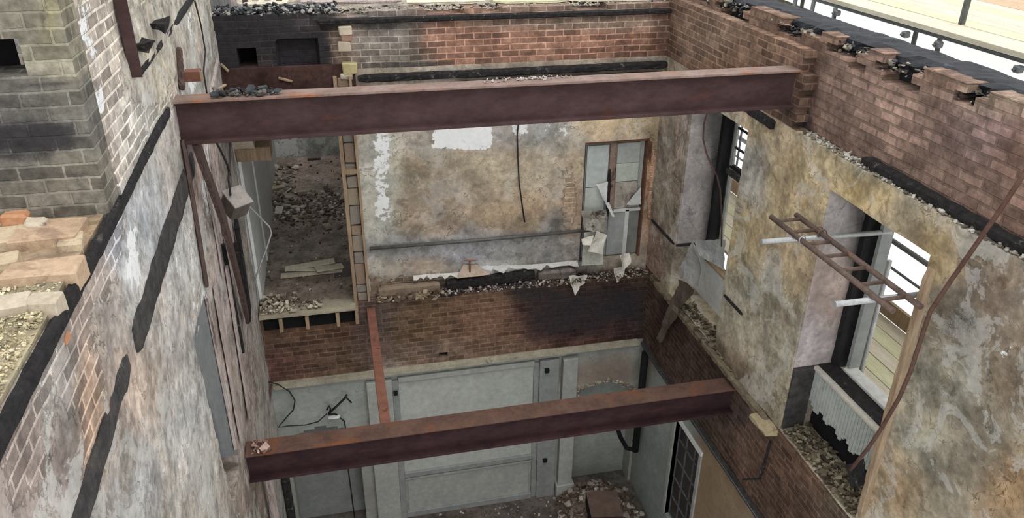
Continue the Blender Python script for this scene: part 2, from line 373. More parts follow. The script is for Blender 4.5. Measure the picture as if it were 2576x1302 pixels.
    co = allv[li]; uvv = np.where((dl == 0)[:, None], co[:, [1, 2]], np.where((dl == 1)[:, None], co[:, [0, 2]], co[:, [0, 1]]))
    me.uv_layers[0].data.foreach_set('uv', uvv.ravel())
    me.materials.append(m or MW)
    o = bpy.data.objects.new(name, me); C.objects.link(o)
    if kind: o['kind'] = kind
    return o
def hsh(a, b, s=0): return np.modf(np.abs(np.sin(a*12.9898+b*78.233+s*3.7)*43758.5453))[0]
def toothed(axis_top, amp, s=0, bw=.225, rh=.075):
    """keep mask with a stepped, broken-brick upper edge; axis_top(u) gives the mean height"""
    def k(U, V):
        bu = np.floor(U/bw+.5*(np.floor(V/rh) % 2)); t = axis_top(U)
        return np.floor(V/rh)*rh+rh*.5 < t+(hsh(bu, 0*bu, s)-.5)*amp
    return k

def rubble(name, region, n, size, cols, label=None, cat='rubble', kind='stuff', z=None, slabs=.3, pile=None, parent=None):
    """many broken bits; region() -> (x, y, z)"""
    ico = bmesh.new(); bmesh.ops.create_icosphere(ico, subdivisions=1, radius=1); iv = np.array([q.co[:] for q in ico.verts]); ico.verts.ensure_lookup_table()
    iff = [[q.index for q in f.verts] for f in ico.faces]; ico.free()
    cv = np.array([(x, y, z_) for x in (-1, 1) for y in (-1, 1) for z_ in (-1, 1)], float); cf = [(0, 1, 3, 2), (4, 6, 7, 5), (0, 4, 5, 1), (2, 3, 7, 6), (0, 2, 6, 4), (1, 5, 7, 3)]
    V = []; Fc = []; T = []
    for k in range(n):
        x, y, zz = region(); s = size[0]*(size[1]/size[0])**(random.random()**1.8)
        if random.random() < slabs: v = cv*np.array([s, s*random.uniform(.3, .8), s*random.uniform(.08, .35)]); f = cf
        else: v = iv*np.array([s, s*random.uniform(.6, 1), s*random.uniform(.4, .8)])*np.random.uniform(.75, 1.2, (12, 1)); f = iff
        R = np.array(Matrix.Rotation(random.uniform(0, 2*PI), 3, 'Z')@Matrix.Rotation(random.gauss(0, .35), 3, 'X')@Matrix.Rotation(random.gauss(0, .35), 3, 'Y'))
        v = v@R.T; v = v+np.array([x, y, zz])-np.array([0, 0, v[:, 2].min()*.6])
        b = len(V); V += v.tolist(); Fc += [tuple(i+b for i in q) for q in f]
        c = hexc(random.choice(cols))*random.uniform(.75, 1.2); T += [(*c, 1)]*len(v)
    me = bpy.data.meshes.new(name); me.from_pydata(V, [], Fc)
    a = me.attributes.new('tint', 'FLOAT_COLOR', 'POINT'); a.data.foreach_set('color', np.array(T).ravel())
    bm = bmesh.new(); bm.from_mesh(me); bmesh.ops.recalc_face_normals(bm, faces=bm.faces); bm.to_mesh(me); bm.free()
    me.materials.append(MRUB); o = bpy.data.objects.new(name, me); C.objects.link(o)
    if parent: o.parent = parent; me.transform(chain(parent).inverted())
    return tag(o, label, cat, None, kind)
def rect(x0, x1, y0, y1, z, dz=.02): return lambda: (random.uniform(x0, x1), random.uniform(y0, y1), z+random.uniform(0, dz))
def crumple(name, outline_fn, m, nu=10, nv=10, amp=.03, thick=.003, parent=None):
    """thin crumpled sheet: outline_fn(s,t) -> Vector"""
    v = []
    for i in range(nu+1):
        for j in range(nv+1):
            p = outline_fn(i/nu, j/nv); a = np.array([p[:]])
            d = np.array([fbm(a+q*5.5, 6, 3)[0]-.5 for q in range(3)])*2*amp
            v.append(p+Vector(d))
    f = [(i*(nv+1)+j, (i+1)*(nv+1)+j, (i+1)*(nv+1)+j+1, i*(nv+1)+j+1) for i in range(nu) for j in range(nv)]
    o = MB().add(v, f, False).build(name, m, parent)
    md = o.modifiers.new('thickness', 'SOLIDIFY'); md.thickness = thick
    return o

L0, R0 = -1.26, 4.2     # left and right room faces
YB = 9.5                # back wall face
ZF, Z1, Z2 = .15, 4.1, 7.2
G = 1.0                 # albedo gain

# ================================================================== SETTING
# ---- back wall, attic band
tb = [(600, 90, (90, 60), '2c2a2d'), (740, 150, (60, 60), '2a262c'), (560, 190, (60, 40), '3c2f2e'), (780, 60, (60, 25), '3d393b'), (860, 120, (20, 60), '8a7a6e'), (960, 90, (60, 60), '76706a'), (1000, 150, (70, 30), '67625a'),
      (1150, 120, (80, 60), '8a6a5b'), (1300, 110, (90, 40), '8b6b5c'), (1450, 120, (90, 50), '876758'), (1600, 120, (70, 50), '75594c'), (1670, 80, (30, 60), '5f483f'), (1400, 60, (200, 14), '85766a')]
recess = (-.62, -.14, 6.6, 7.58); hole_b = (-1.05, -.84, 7.28, 7.5)
slab('wall_back', 'y', YB, (L0, 4.35), (Z2-.1, 7.86), .38, .035, holes=[hole_b], keep=toothed(lambda u: 7.86+0*u, .08, 2), tint=tb, default='75675c', pl=(-.7, ()),
     so=(-.1, [(600, 80, 110, 80, .66), (690, 60, 60, 30, .6), (760, 140, 90, 80, .72), (715, 150, 14, 60, .95), (560, 180, 60, 50, .8), (960, 60, 80, 25, .55), (1050, 165, 120, 16, .6), (860, 120, 14, 60, .1), (1300, 45, 400, 8, .35)]), m=MWD,
     extra=lambda u, v: np.where((u > recess[0]) & (u < recess[1]) & (v < recess[3]), -.12, 0))
# ---- back wall, first floor plaster, with the doorway
door_hole = (3.17, 4.08, 4.32, 6.10)
tm = [(960, 400, (40, 90), 'a9a69c'), (960, 560, (40, 80), 'a5a49c'), (1040, 340, (50, 40), '9c948a'), (1060, 450, (60, 70), '8d8272'), (1150, 480, (90, 80), '97897a'), (1080, 560, (60, 40), '8f7f6e'), (1250, 430, (90, 60), 'a89a86'),
      (1300, 520, (80, 40), '9c8872'), (1380, 440, (40, 60), 'a09484'), (1400, 350, (50, 40), '9a9a98'), (1260, 340, (60, 30), '9a9490'), (1430, 400, (30, 60), 'ae9d86'), (1550, 315, (90, 30), 'b5a288'), (1430, 520, (20, 80), 'a58f7a'), (1400, 560, (30, 30), '7a7674'),
      (1000, 620, (90, 30), '8c8a88'), (1150, 620, (120, 30), '848488'), (1350, 630, (90, 30), '8a8886'), (1050, 670, (60, 20), '96897c'), (1250, 680, (90, 16), 'a7a5a2'), (1640, 450, (15, 120), '9c7d68'), (1450, 640, (30, 30), '8c8580'),
      (1650, 320, (20, 50), '94886f'), (1200, 720, (260, 16), '4b413c'), (1500, 700, (90, 16), '574a42'), (980, 720, (60, 16), '7d6b5a')]
slab('wall_back', 'y', YB, (.2, 4.35), (Z1-.1, Z2), .35, .035, holes=[door_hole], tint=tm, default='958a7c',
     pl=(1.0, [(1430, 500, 22, 110, .45), (1640, 480, 14, 150, .35), (1260, 715, 330, 24, .1), (1180, 690, 30, 22, .2)]),
     so=(-.25, [(1230, 715, 130, 18, .75), (1580, 700, 100, 30, .55), (1060, 350, 50, 16, .05), (1400, 580, 30, 25, .25)]),
     m=MBACK, gain=1.18, tmul=(1.02, 1.03, 1.02), wh=(-.4, [(1160, 345, 90, 36, .85, 3), (1310, 320, 30, 30, .55), (1400, 325, 45, 30, .5), (955, 370, 36, 60, .6), (962, 500, 30, 100, .5), (1290, 672, 130, 10, .7), (1110, 692, 70, 8, .65)]))
# ---- exposed brickwork below the floor line (stands 15 cm proud as a ledge)
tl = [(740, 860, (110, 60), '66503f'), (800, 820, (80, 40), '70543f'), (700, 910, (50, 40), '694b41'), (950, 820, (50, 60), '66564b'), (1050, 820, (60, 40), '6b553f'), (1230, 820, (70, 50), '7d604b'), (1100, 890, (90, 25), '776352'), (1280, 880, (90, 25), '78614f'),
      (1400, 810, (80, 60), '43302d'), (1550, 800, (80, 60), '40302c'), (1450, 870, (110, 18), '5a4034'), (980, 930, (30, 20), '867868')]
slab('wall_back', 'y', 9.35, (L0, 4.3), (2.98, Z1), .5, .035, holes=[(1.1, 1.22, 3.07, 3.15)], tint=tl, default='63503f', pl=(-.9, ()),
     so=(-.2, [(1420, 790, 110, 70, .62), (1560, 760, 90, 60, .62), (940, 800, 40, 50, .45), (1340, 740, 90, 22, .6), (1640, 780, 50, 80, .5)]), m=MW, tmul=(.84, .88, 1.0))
# ---- ground floor back wall: pale painted, two arched recesses beside a panelled chimney breast
def arch_keep(U, V):
    def inside(c, hw, zt):
        r = hw; zc_ = zt-r*.75; return (np.abs(U-c) < hw) & ((V < zc_) | (((U-c)/hw)**2+((V-zc_)/(r*.75))**2 < 1))
    return ~(inside(-.66, .5, 2.12) | inside(3.62, .56, 2.25))
slab('wall_back', 'y', 9.35, (L0, 4.3), (ZF-.1, 2.98), .3, .04, keep=arch_keep, default='95968f', tint=[(780, 1010, (90, 60), '9a9f9a'), (1450, 890, (60, 30), '999d97'), (1500, 930, (90, 30), '85786c'), (1640, 950, (40, 60), '9a9e99'), (1440, 985, (30, 20), 'a7a196')],
     pl=(1.3, ()), wh=(-.8, [(1470, 975, 70, 14, .45)]), so=(-.6, ()), rough=.004, m=MPAINT)
slab('wall_back', 'y', 9.62, (L0, 4.3), (ZF-.1, 2.98), .2, .08, default='8b8f8a', tint=[(1500, 1100, (120, 100), '90948e'), (800, 1200, (120, 160), '7f8280')], pl=(1.3, ()), so=(-.6, ()), rough=.004, m=MPAINT)

# ---- corridor beyond the back wall
slab('floor', 'z', Z1, (L0, .02), (9.36, 15.4), -.07, .05, holes=[(-.27, -.02, 10.12, 10.75)], tint=[(760, 500, (120, 60), '746a62'), (760, 430, (100, 40), '6e635c'), (760, 620, (120, 40), '6d6660'), (720, 720, (90, 30), '5f564e')], default='6b615a', pl=(1.5, ()), so=(-.5, ()), rough=.012, gain=2.0)
slab('wall_back', 'y', 15.35, (L0-.1, .3), (Z1, 7.3), .3, .06, tint=[(700, 360, (60, 30), 'c9cac7'), (800, 350, (70, 30), 'a9aeab')], default='b4b6b2', pl=(1.5, ()), wh=(.1, [(700, 370, 60, 30, .7)]), so=(-.5, [(800, 370, 60, 12, .12)]))
slab('wall_right', 'x', .02, (9.5, 15.4), (Z1, 7.1), .2, .07, tint=[(880, 560, (20, 200), 'b5b0a8')], default='b0aaa0', pl=(1.5, [(880, 500, 12, 90, .5)]), so=(-.5, ()))
slab('wall_left', 'x', L0, (9.5, 15.4), (Z1, 7.1), -.2, .07, default='c3c5c1', pl=(1.5, ()), so=(-.6, ()), rough=.004, m=MPAINT)

# ---- left wall
tlw = [(260, 400, (50, 90), '8f847a'), (420, 60, (60, 60), 'a8a296'), (370, 180, (60, 60), 'a9a191'), (330, 330, (50, 80), 'a9a59e'), (290, 560, (40, 70), '9b9ba0'), (200, 760, (50, 90), '8f837b'), (130, 950, (60, 120), '85807c'), (60, 1150, (70, 120), '857a74'), (220, 1000, (30, 140), '8b7768'),
       (250, 800, (30, 90), '928a84'), (380, 560, (40, 80), 'a3a6a8'), (430, 420, (20, 90), 'a49d96'), (460, 600, (40, 120), 'b0afab'), (410, 800, (50, 120), 'aaa5a0'), (380, 1000, (50, 110), 'b3a294'), (440, 1050, (50, 110), 'aaa9a6'), (500, 1220, (60, 90), 'a9a49c'), (350, 1200, (40, 90), 'a19f9e'),
       (470, 180, (30, 80), 'aaa298'), (500, 450, (30, 100), 'a8958c'), (560, 700, (20, 160), '9b8f89'), (600, 1000, (30, 120), '978b84'), (480, 250, (30, 60), 'b3b1ae'), (230, 200, (60, 120), '9c948b'), (330, 640, (20, 60), 'b7bab8'), (610, 1240, (40, 60), '877c72')]
opening = lambda U, V: ~((V > 4.2) & (V < 6.1) & (U > 5.55+np.clip((5.8-V)*.12, 0, 1)) & (U < 6.28))
slab('wall_left', 'x', L0, (1.2, 9.5), (ZF-.1, 7.70), -.32, .045, keep=opening, tint=tlw, default='9c958e',
     pl=(.95, [(150, 850, 90, 200, .2), (250, 620, 60, 160, .32), (60, 1150, 80, 150, .3), (230, 1050, 28, 200, .1), (260, 420, 50, 120, .2), (640, 900, 20, 200, .6)]),
     so=(-.15, [(470, 370, 22, 60, .55), (460, 440, 20, 60, .5), (560, 620, 12, 140, .28), (500, 300, 22, 40, .4), (110, 880, 40, 60, .15), (640, 1240, 20, 60, .3)]),
     wh=(-.25, [(330, 640, 24, 110, .62), (480, 190, 18, 60, .62), (520, 480, 16, 160, .5), (440, 680, 30, 160, .42), (330, 330, 40, 60, .4), (500, 800, 40, 160, .40), (300, 1150, 10, 120, .35)]), rough=.016, m=MLEFT, gain=1.25)
slab('wall_left', 'x', L0, (4.55, 9.5), (7.70, 9.8), -.32, .045, tint=tlw, default='a29c92',
     pl=(.45, [(260, 250, 70, 200, -.2), (400, 100, 70, 90, .95), (490, 150, 40, 120, 1.2), (350, 200, 60, 60, .9)]),
     so=(-.2, [(240, 300, 20, 30, .25), (350, 190, 20, 20, .4)]),
     wh=(-.25, [(250, 250, 18, 60, .62), (215, 60, 20, 80, .55), (235, 160, 14, 90, .5), (480, 60, 20, 60, .48)]), rough=.016, m=MLEFT, gain=1.25)
# second skin behind the hole in the left wall: grey paint
slab('wall_left', 'x', L0-.36, (5.0, 7.4), (3.9, 6.6), -.1, .08, m=MPAINT, default='62676a', pl=(1.5, ()), so=(-.6, [(500, 930, 10, 14, .9), (540, 1080, 9, 10, .8)]), rough=.004)
# ---- cross wall on the left (faces the camera)
tc_ = [(60, 40, (60, 60), '807c70'), (150, 120, (70, 60), '8c8878'), (30, 250, (60, 40), '6e6c68'), (120, 260, (70, 30), '74726a'), (60, 340, (70, 40), '4c4c4e'), (170, 330, (60, 40), '66645f'), (60, 420, (80, 30), '6c6a64'), (160, 440, (70, 40), '7e796e'), (100, 500, (100, 30), '7f7a70'), (120, 60, (20, 60), '8c8866')]
slab('wall_left', 'y', 4.3, (-3.2, L0), (7.55, 9.6), .25, .03, holes=[(-2.0, -1.475, 8.50, 8.68)], tint=tc_, default='77736a', pl=(-.8, ()),
     so=(.08, [(70, 345, 130, 34, .85), (30, 395, 110, 14, .65), (120, 212, 90, 12, .6), (110, 40, 12, 50, .6), (60, 270, 110, 40, .5), (30, 20, 20, 30, .5), (180, 440, 60, 14, .45)]),
     wh=(-.5, [(110, 60, 20, 10, .2)]), m=wall_material('cross_wall_brick', mortar=1.4, mortar_w=.008, row=.0765, brick_w=.22), rough=.014, gain=.85)
# ---- right wall, first floor, with two window embrasures down to the floor ledge
W1 = (7.22, 8.60, 4.2, 6.93); W2 = (4.38, 5.70, 4.2, 6.88)
trw = [(1690, 420, (25, 120), '8d8375'), (1720, 320, (20, 40), '968b80'), (1650, 640, (20, 60), '8d7869'), (1900, 320, (60, 30), 'b3a385'), (1900, 430, (30, 60), '98968c'), (1870, 600, (40, 60), 'ab9b78'), (1960, 450, (40, 60), 'a9987a'), (1900, 740, (60, 60), '9b9784'), (1980, 480, (50, 50), 'ac9c78'),
       (2060, 440, (50, 40), 'b3a380'), (2000, 640, (60, 60), 'a9987a'), (1950, 850, (60, 60), '9c9683'), (2150, 500, (60, 30), 'ae9c74'), (2250, 590, (60, 40), 'a3967a'), (2350, 640, (50, 40), 'a39069'), (2420, 650, (60, 30), '857964'),
       (2420, 800, (60, 60), '6e675a'), (2500, 720, (60, 60), '85796a'), (2540, 900, (60, 90), '7d7160'), (2400, 950, (70, 60), '949080'), (2330, 1100, (60, 60), '999482'), (2250, 1200, (50, 60), 'a08e72'), (2450, 1150, (80, 90), '827a69'), (2540, 1230, (60, 60), '8d7658'), (1830, 980, (40, 60), '6e5e4c')]
prw = [(1700, 430, 18, 140, .45), (1640, 700, 30, 70, .3), (2440, 660, 60, 20, .4), (2540, 1200, 30, 60, .45), (2490, 1010, 14, 120, .5), (1975, 1000, 40, 30, .5)]
srw = (-.1, [(1690, 350, 16, 70, .4), (2420, 800, 60, 60, .42), (2480, 740, 60, 40, .36), (2430, 900, 40, 60, .36), (2540, 1000, 50, 90, .33), (1880, 720, 40, 20, .2), (2340, 1000, 30, 60, .15), (2480, 1100, 60, 40, .3), (1760, 520, 40, 160, .3)])
slab('wall_right', 'x', R0, (1.6, 9.55), (4.18, Z2), .62, .045, holes=[W1, W2], tint=trw, default='9a917c', pl=(1.05, prw), so=srw,
     wh=(-.35, [(2530, 880, 30, 60, .35), (1880, 380, 20, 60, .3), (2480, 850, 50, 50, .28), (2110, 560, 40, 80, .3), (2060, 700, 40, 160, .4)]), rough=.02,
     m=wall_material('ochre_plaster', crack=1.0, mortar=1.25, lime=.4, stain=.45, dirt=1.1), gain=1.12, tmul=(1.03, 1.02, 1.06))
MREV = wall_material('reveal_plaster', dirt=.7, crack=.6)
slab('wall_right', 'y', W2[1]-.001, (R0+.01, 4.66), (4.96, W2[3]), .02, .03, tint=[(2110, 560, (50, 60), 'a7a2a2'), (2070, 720, (50, 80), 'b3a39c'), (2040, 860, (40, 60), 'aaa2a2'), (2150, 600, (24, 200), '55504f')], default='ada29d', pl=(1.3, ()), so=(-.4, [(2165, 620, 22, 260, .55)]), rough=.004, m=MREV)
slab('wall_right', 'y', W1[1]-.001, (R0+.01, 4.62), (4.94, W1[3]), .02, .03, tint=[(1750, 380, (30, 100), 'aba4a2'), (1730, 520, (30, 60), '9a9593'), (1795, 350, (20, 60), '6f6c6c'), (1790, 520, (20, 90), '6a6565')], default='a09996', pl=(1.3, ()), so=(-.2, [(1800, 450, 18, 180, .5), (1730, 560, 30, 50, .3)]), rough=.006, m=MREV)
# ---- right wall, attic brick: near outer leaf and the far inner leaf
trb = [(1800, 100, (60, 40), '776456'), (1950, 120, (60, 40), '7a6354'), (1850, 180, (60, 40), '705a4a'), (2000, 200, (40, 50), '5e4c42'), (2150, 220, (80, 60), '836d61'), (2300, 300, (80, 60), '846e62'), (2450, 330, (80, 60), '86706a'), (2150, 330, (80, 50), '7c675c'), (2300, 420, (90, 40), '7f6a5e'),
       (2450, 470, (90, 50), '7d675c'), (2540, 560, (60, 50), '7a6256'), (2100, 400, (60, 30), '806a5d'), (2550, 400, (40, 60), '84695c'), (2480, 260, (60, 30), '8a7868')]
slab('wall_right', 'x', R0+.12, (1.6, 9.6), (Z2-.15, 8.1), .2, .035, keep=toothed(lambda u: 7.99+.05*np.sin(u*2.1), .34, 5), tint=trb, default='7c6556', pl=(-.8, ()),
     so=(-.1, [(2030, 300, 25, 60, .7), (2030, 220, 20, 60, .5), (2200, 130, 80, 20, .35), (2480, 280, 30, 40, .45), (1900, 60, 60, 20, .4), (2100, 260, 60, 60, .1)]), m=MWR, rough=.02, gain=1.14, tmul=(.98, 1, 1.03))
slab('wall_right', 'x', R0, (6.32, 9.55), (Z2-.1, 7.93), .14, .035, keep=lambda U, V: (U > 6.32+hsh(np.floor(V/.075), 0*V, 4)*.16) & (V < 7.92), tint=trb, default='705b4e', pl=(-.7, ()),
     so=(-.1, [(1980, 300, 30, 40, .5), (1690, 120, 14, 60, .25)]), m=MW, rough=.02)
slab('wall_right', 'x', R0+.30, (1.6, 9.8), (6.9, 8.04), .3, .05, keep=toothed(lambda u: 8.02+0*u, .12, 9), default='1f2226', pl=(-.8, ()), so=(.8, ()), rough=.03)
# ---- right wall below the first floor ledge
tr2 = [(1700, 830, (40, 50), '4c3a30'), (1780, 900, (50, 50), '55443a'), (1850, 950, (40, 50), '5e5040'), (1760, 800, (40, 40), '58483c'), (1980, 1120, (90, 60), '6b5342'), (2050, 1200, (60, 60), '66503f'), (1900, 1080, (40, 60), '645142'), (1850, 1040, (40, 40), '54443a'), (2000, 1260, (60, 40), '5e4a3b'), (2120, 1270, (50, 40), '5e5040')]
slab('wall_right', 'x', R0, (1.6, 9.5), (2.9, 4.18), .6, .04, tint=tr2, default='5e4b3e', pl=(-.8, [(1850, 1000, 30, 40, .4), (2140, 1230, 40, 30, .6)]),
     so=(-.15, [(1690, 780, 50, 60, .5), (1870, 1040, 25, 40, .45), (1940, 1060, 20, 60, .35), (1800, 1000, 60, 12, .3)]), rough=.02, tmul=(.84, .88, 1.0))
WG = (7.22, 7.98, .75, 2.52)
slab('wall_right', 'x', R0+.03, (1.6, 9.5), (ZF-.1, 2.9), .5, .06, holes=[WG], tint=[(1830, 1200, (60, 80), '8e7a62'), (1760, 1250, (30, 60), '8a7861'), (1690, 1020, (40, 60), '98a09c'), (1650, 1200, (40, 120), '8f9693')], default='8c8273', pl=(1.3, ()), so=(-.4, ()), rough=.006, m=MPAINT)
# ---- ground floor
slab('floor', 'z', ZF, (L0, R0+.1), (3.5, 9.7), -.1, .08, default='5f5a55', tint=[(1200, 1290, (200, 30), '5c544f')], pl=(1.4, ()), so=(-.3, ()), rough=.01)

# ================================================================== THINGS
def i_beam(name, x0, x1, yf, zt, w, h, m, mtop, label, group=None):
    t = empty(name, ((x0+x1)/2, yf+w/2, zt-h), label, 'steel beam', group)
    MB().box((x0, yf, zt-.022), (x1, yf+w, zt)).build('top_flange', mtop, t, bevel=.003)
    MB().box((x0, yf+w*.38, zt-h+.03), (x1, yf+w*.62, zt-.022)).build('web', m, t)
    MB().box((x0, yf, zt-h), (x1, yf+w, zt-h+.03)).build('bottom_flange', m, t, bevel=.003)
    return t
i_beam('steel_beam', L0-.05, R0+.08, 6.46, 7.75, .19, .36, m_rust, m_rust_top, 'brown rusted steel beam spanning the shell high up, upper of the two wide beams')
i_beam('steel_beam', L0+.02, R0+.05, 6.60, 4.04, .24, .36, m_rust_red, mat('lower_flange_top', '4b372f', '5f483d', 5, .85, .0, .3, c3='6a442e', t3=(.52, .68)), 'dark red rusted steel beam low in the shell with orange top flange, lower of the two wide beams')
# narrow steel joist running back from the low beam to the brickwork
pj = az(970, 1065, 4.0)
t = empty('steel_joist', (pj.x, 8.1, 3.85), 'narrow orange-rust steel joist running from low beam back into the brick wall', 'steel joist')
MB().box((pj.x-.055, 6.86, 3.99), (pj.x+.055, 9.40, 4.01)).build('top_flange', m_rust_orange, t)
MB().box((pj.x-.012, 6.86, 3.87), (pj.x+.012, 9.40, 3.99)).build('web', m_rust_orange, t)
MB().box((pj.x-.055, 6.86, 3.85), (pj.x+.055, 9.40, 3.87)).build('bottom_flange', m_rust_orange, t)

# ---- charred bond timbers
def ctim(a, b, w, tt, m, label, name='charred_timber', **k): return timber(name, a, b, w, tt, m, label, 'timber', **k)
ctim((-.12, YB-.02, 7.765), (4.2, YB-.02, 7.765), .10, .065, m_char, 'long charred timber plate let into the top of the red brick back wall', n=40, jitter=.01)
ctim((.28, YB-.04, 7.10), (4.24, YB-.04, 7.10), .14, .085, m_char, 'charred timber ledge below the red brick band, just above the upper beam', n=40)
ctim((1.5, YB-.06, 7.0), (4.15, YB-.06, 7.0), .12, .03, m_char_grey, 'thin grey burnt batten under the charred ledge of the back wall', n=30, name='burnt_batten')
ctim((L0-.0, 2.2, 7.66), (L0-.0, 6.28, 7.735), .05, .085, m_char, 'long charred timber lying along the broken top edge of left wall', n=44, jitter=.03)
ctim((L0+.01, 4.15, 7.0), (L0+.0, 6.9, 7.12), .03, .23, m_char_grey, 'wide burnt timber band let into left wall plaster, ending at a rounded stub', n=30, jitter=.02)
ctim((L0+.01, 2.0, 6.86), (L0+.0, 3.98, 6.99), .03, .17, m_char_grey, 'burnt timber strip in left wall nearest the bottom left corner', n=24, jitter=.02)
ctim((L0+.0, 5.2, 8.17), (L0+.0, 8.6, 8.24), .03, .07, m_char, 'charred timber strip high on the left wall above the upper beam', n=30, jitter=.03)
for q, w_, h_ in (((365, 112), .06, .04), ((400, 62), .05, .035)):
    p = ax(*q, L0+.05); MB().box((p.x-.05, p.y-w_*2, p.z-h_/2), (p.x+.05, p.y+w_*2, p.z+h_/2), jit=.03).build('charred_bracket', m_char, jitter=.03, sub=2)
for o in [o for o in C.objects if o.name.startswith('charred_bracket')]:
    tag(o, 'black charred lump clinging to left wall above its burnt strip, ' + ('lower one' if o.name == 'charred_bracket' else 'upper one'), 'charred wood')
ctim((R0+.07, 5.42, 7.245), (R0+.07, 3.70, 7.245), .09, .09, m_char, 'charred timber wedged along the foot of the right brick wall above window', n=30)
ctim(ax(1868, 262, R0-.0), ax(1950, 316, R0-.0), .08, .10, m_char, 'short charred timber stub over the far right window, just below the upper beam')
ctim((R0-.02, 2.0, 2.93), (R0-.02, 9.3, 2.93), .07, .08, m_char_grey, 'burnt batten edging the foot of the right-hand brickwork', name='burnt_batten', n=50)

# vertical rusted channel and plate high on the left wall
t = empty('rusted_wall_strap', ax(315, 110, L0), 'dark red rusted vertical steel strap on left wall near the top', 'steel strap')
pa, pb = ax(296, -10, L0+.02), ax(328, 205, L0+.02)
MB().bar((L0+.02, 5.40, 8.22), (L0+.02, 5.40, 9.2), .10, .02, upv=(1, 0, 0)).build('strap_face', m_rust_red, t)
MB().bar((L0+.045, 5.34, 8.22), (L0+.045, 5.34, 9.2), .012, .07, upv=(1, 0, 0)).build('strap_lip', m_rust, t)
hp, hq = ax(488, 182, L0+.12), ax(500, 238, L0+.12)
t = empty('rusted_hanger', hq, 'short rust brown upright plate on left wall just above the upper beam end', 'steel plate')
MB().box((L0+.03, hq.y-.02, 7.76), (L0+.16, hq.y+.10, hp.z)).build('plate', m_rust_orange, t)
MB().box((L0+.16, hq.y-.02, 7.76), (L0+.175, hq.y, hp.z)).build('plate_lip', m_wood, t)
timber('splintered_stud', ax(458, 225, L0+.03), ax(450, 120, L0+.03), .06, .05, m_wood_brown, 'brown splintered stud stub standing on left wall beside upper beam end', 'timber', upv=(1, 0, 0), jitter=.03)
timber('splintered_stud', ax(530, 238, L0+.2), ax(548, 150, L0+.05), .05, .03, m_lath, 'pale splintered stud leaning in the corner behind the upper beam end', 'timber', upv=(1, 0, 0), jitter=.03)
MB().tube([ax(x, y, L0+.03) for x, y in ((490, 2), (505, 60), (517, 130), (512, 180), (522, 245))], .008, 6).build('hanging_wire', m_cable, bevel=0)
tag(bpy.data.objects['hanging_wire'], 'thin dark wire running down the top of left wall to upper beam', 'wire')

# ---- laths, studs and planks against the left wall
lm = [m_lath, m_wood_brown, m_char]
laths = [((470, 330), (515, 745), .07, .03, 1), ((505, 345), (560, 700), .05, .02, 0), ((535, 350), (565, 640), .04, .02, 0), ((545, 700), (605, 1120), .16, .03, 0), ((520, 745), (592, 1130), .05, .03, 0),
         ((575, 640), (625, 1080), .12, .03, 0), ((560, 620), (612, 880), .05, .04, 2), ((590, 620), (628, 800), .06, .05, 2)]
lab = ['brown split lath on left wall directly under the upper beam end', 'narrow grey lath on left wall, second right of the beam end', 'thin grey pink lath beside the hanging cables of left wall', 'widest grey pink board standing on left wall above the low beam',
       'narrow pale strip bordering the grey triangular hole in left wall', 'tall pinkish lath board nearest the back corner above low beam', 'charred upright strip between the pinkish boards of left wall', 'black upright stud beside the corridor opening on left wall']
for (a, b, w_, t_, k), l in zip(laths, lab):
    A = ax(*a, L0+.03); B = ax(*b, L0+.03); A.y = (A.y+B.y)/2+(A.y-B.y)*.12; B.y = A.y+(B.y-A.y)*.5
    timber('lath', A, B, t_, w_, lm[k], l, 'lath', upv=(0, 1, 0), jitter=.012, n=16, ends=.9)
gp = [ax(x, y, L0+.012) for x, y in ((516, 745), (497, 800), (489, 850), (497, 915), (520, 990), (548, 1070), (572, 1148), (600, 1142), (575, 1030), (548, 900), (528, 800))]
o = MB().prism(gp, (-.05, 0, 0)).build('grey_board', mat('grey_board_paint', '6d7172', '7b7e7d', 3, .7, 0, .1, c3='5d5f5f', t3=(.6, .75))); tag(o, 'smooth grey painted board showing through the long triangular hole in left wall', 'board')
# long diagonal scorched brace
P_ = [ax(490, 350, L0+.10), ax(522, 440, L0+.12), ax(560, 545, L0+.12), ax(598, 690, L0+.10), ax(622, 800, L0+.06)]
mb = MB(); v = []
for p in P_:
    for dx, dz in ((-.02, -.06), (.02, -.06), (.02, .06), (-.02, .06)): v.append(p+Vector((dx, dz*1.1, dz*.5)))
f = [(4*i+k, 4*i+(k+1) % 4, 4*i+4+(k+1) % 4, 4*i+4+k) for i in range(4) for k in range(4)]+[(3, 2, 1, 0), (16, 17, 18, 19)]
tag(mb.add(v, f).build('diagonal_brace', m_wood_brown, sub=1, jitter=.012), 'long bent brown timber brace slanting down left wall from the upper beam', 'timber')
timber('dark_stud', ax(592, 545, L0+.05), ax(628, 790, L0+.05), .05, .11, m_char, 'dark burnt stud below the grey box on left wall', 'timber', upv=(0, 1, 0), jitter=.01)
# thin leaning conduits in the low corner
for (a, b, l, r_) in (((662, 890), (640, 1125), 'slim brown upright pipe in the back left corner above low beam', .011), ((682, 965), (668, 1100), 'short dark pipe right of the slim one in the back left corner', .014)):
    o = MB().tube([ax(*a, L0+.10), ax(*b, L0+.10)] if False else [ay(a[0], a[1], 9.2), ay(b[0], b[1], 8.9)], r_, 8).build('corner_pipe', m_cable_brown); tag(o, l, 'pipe')

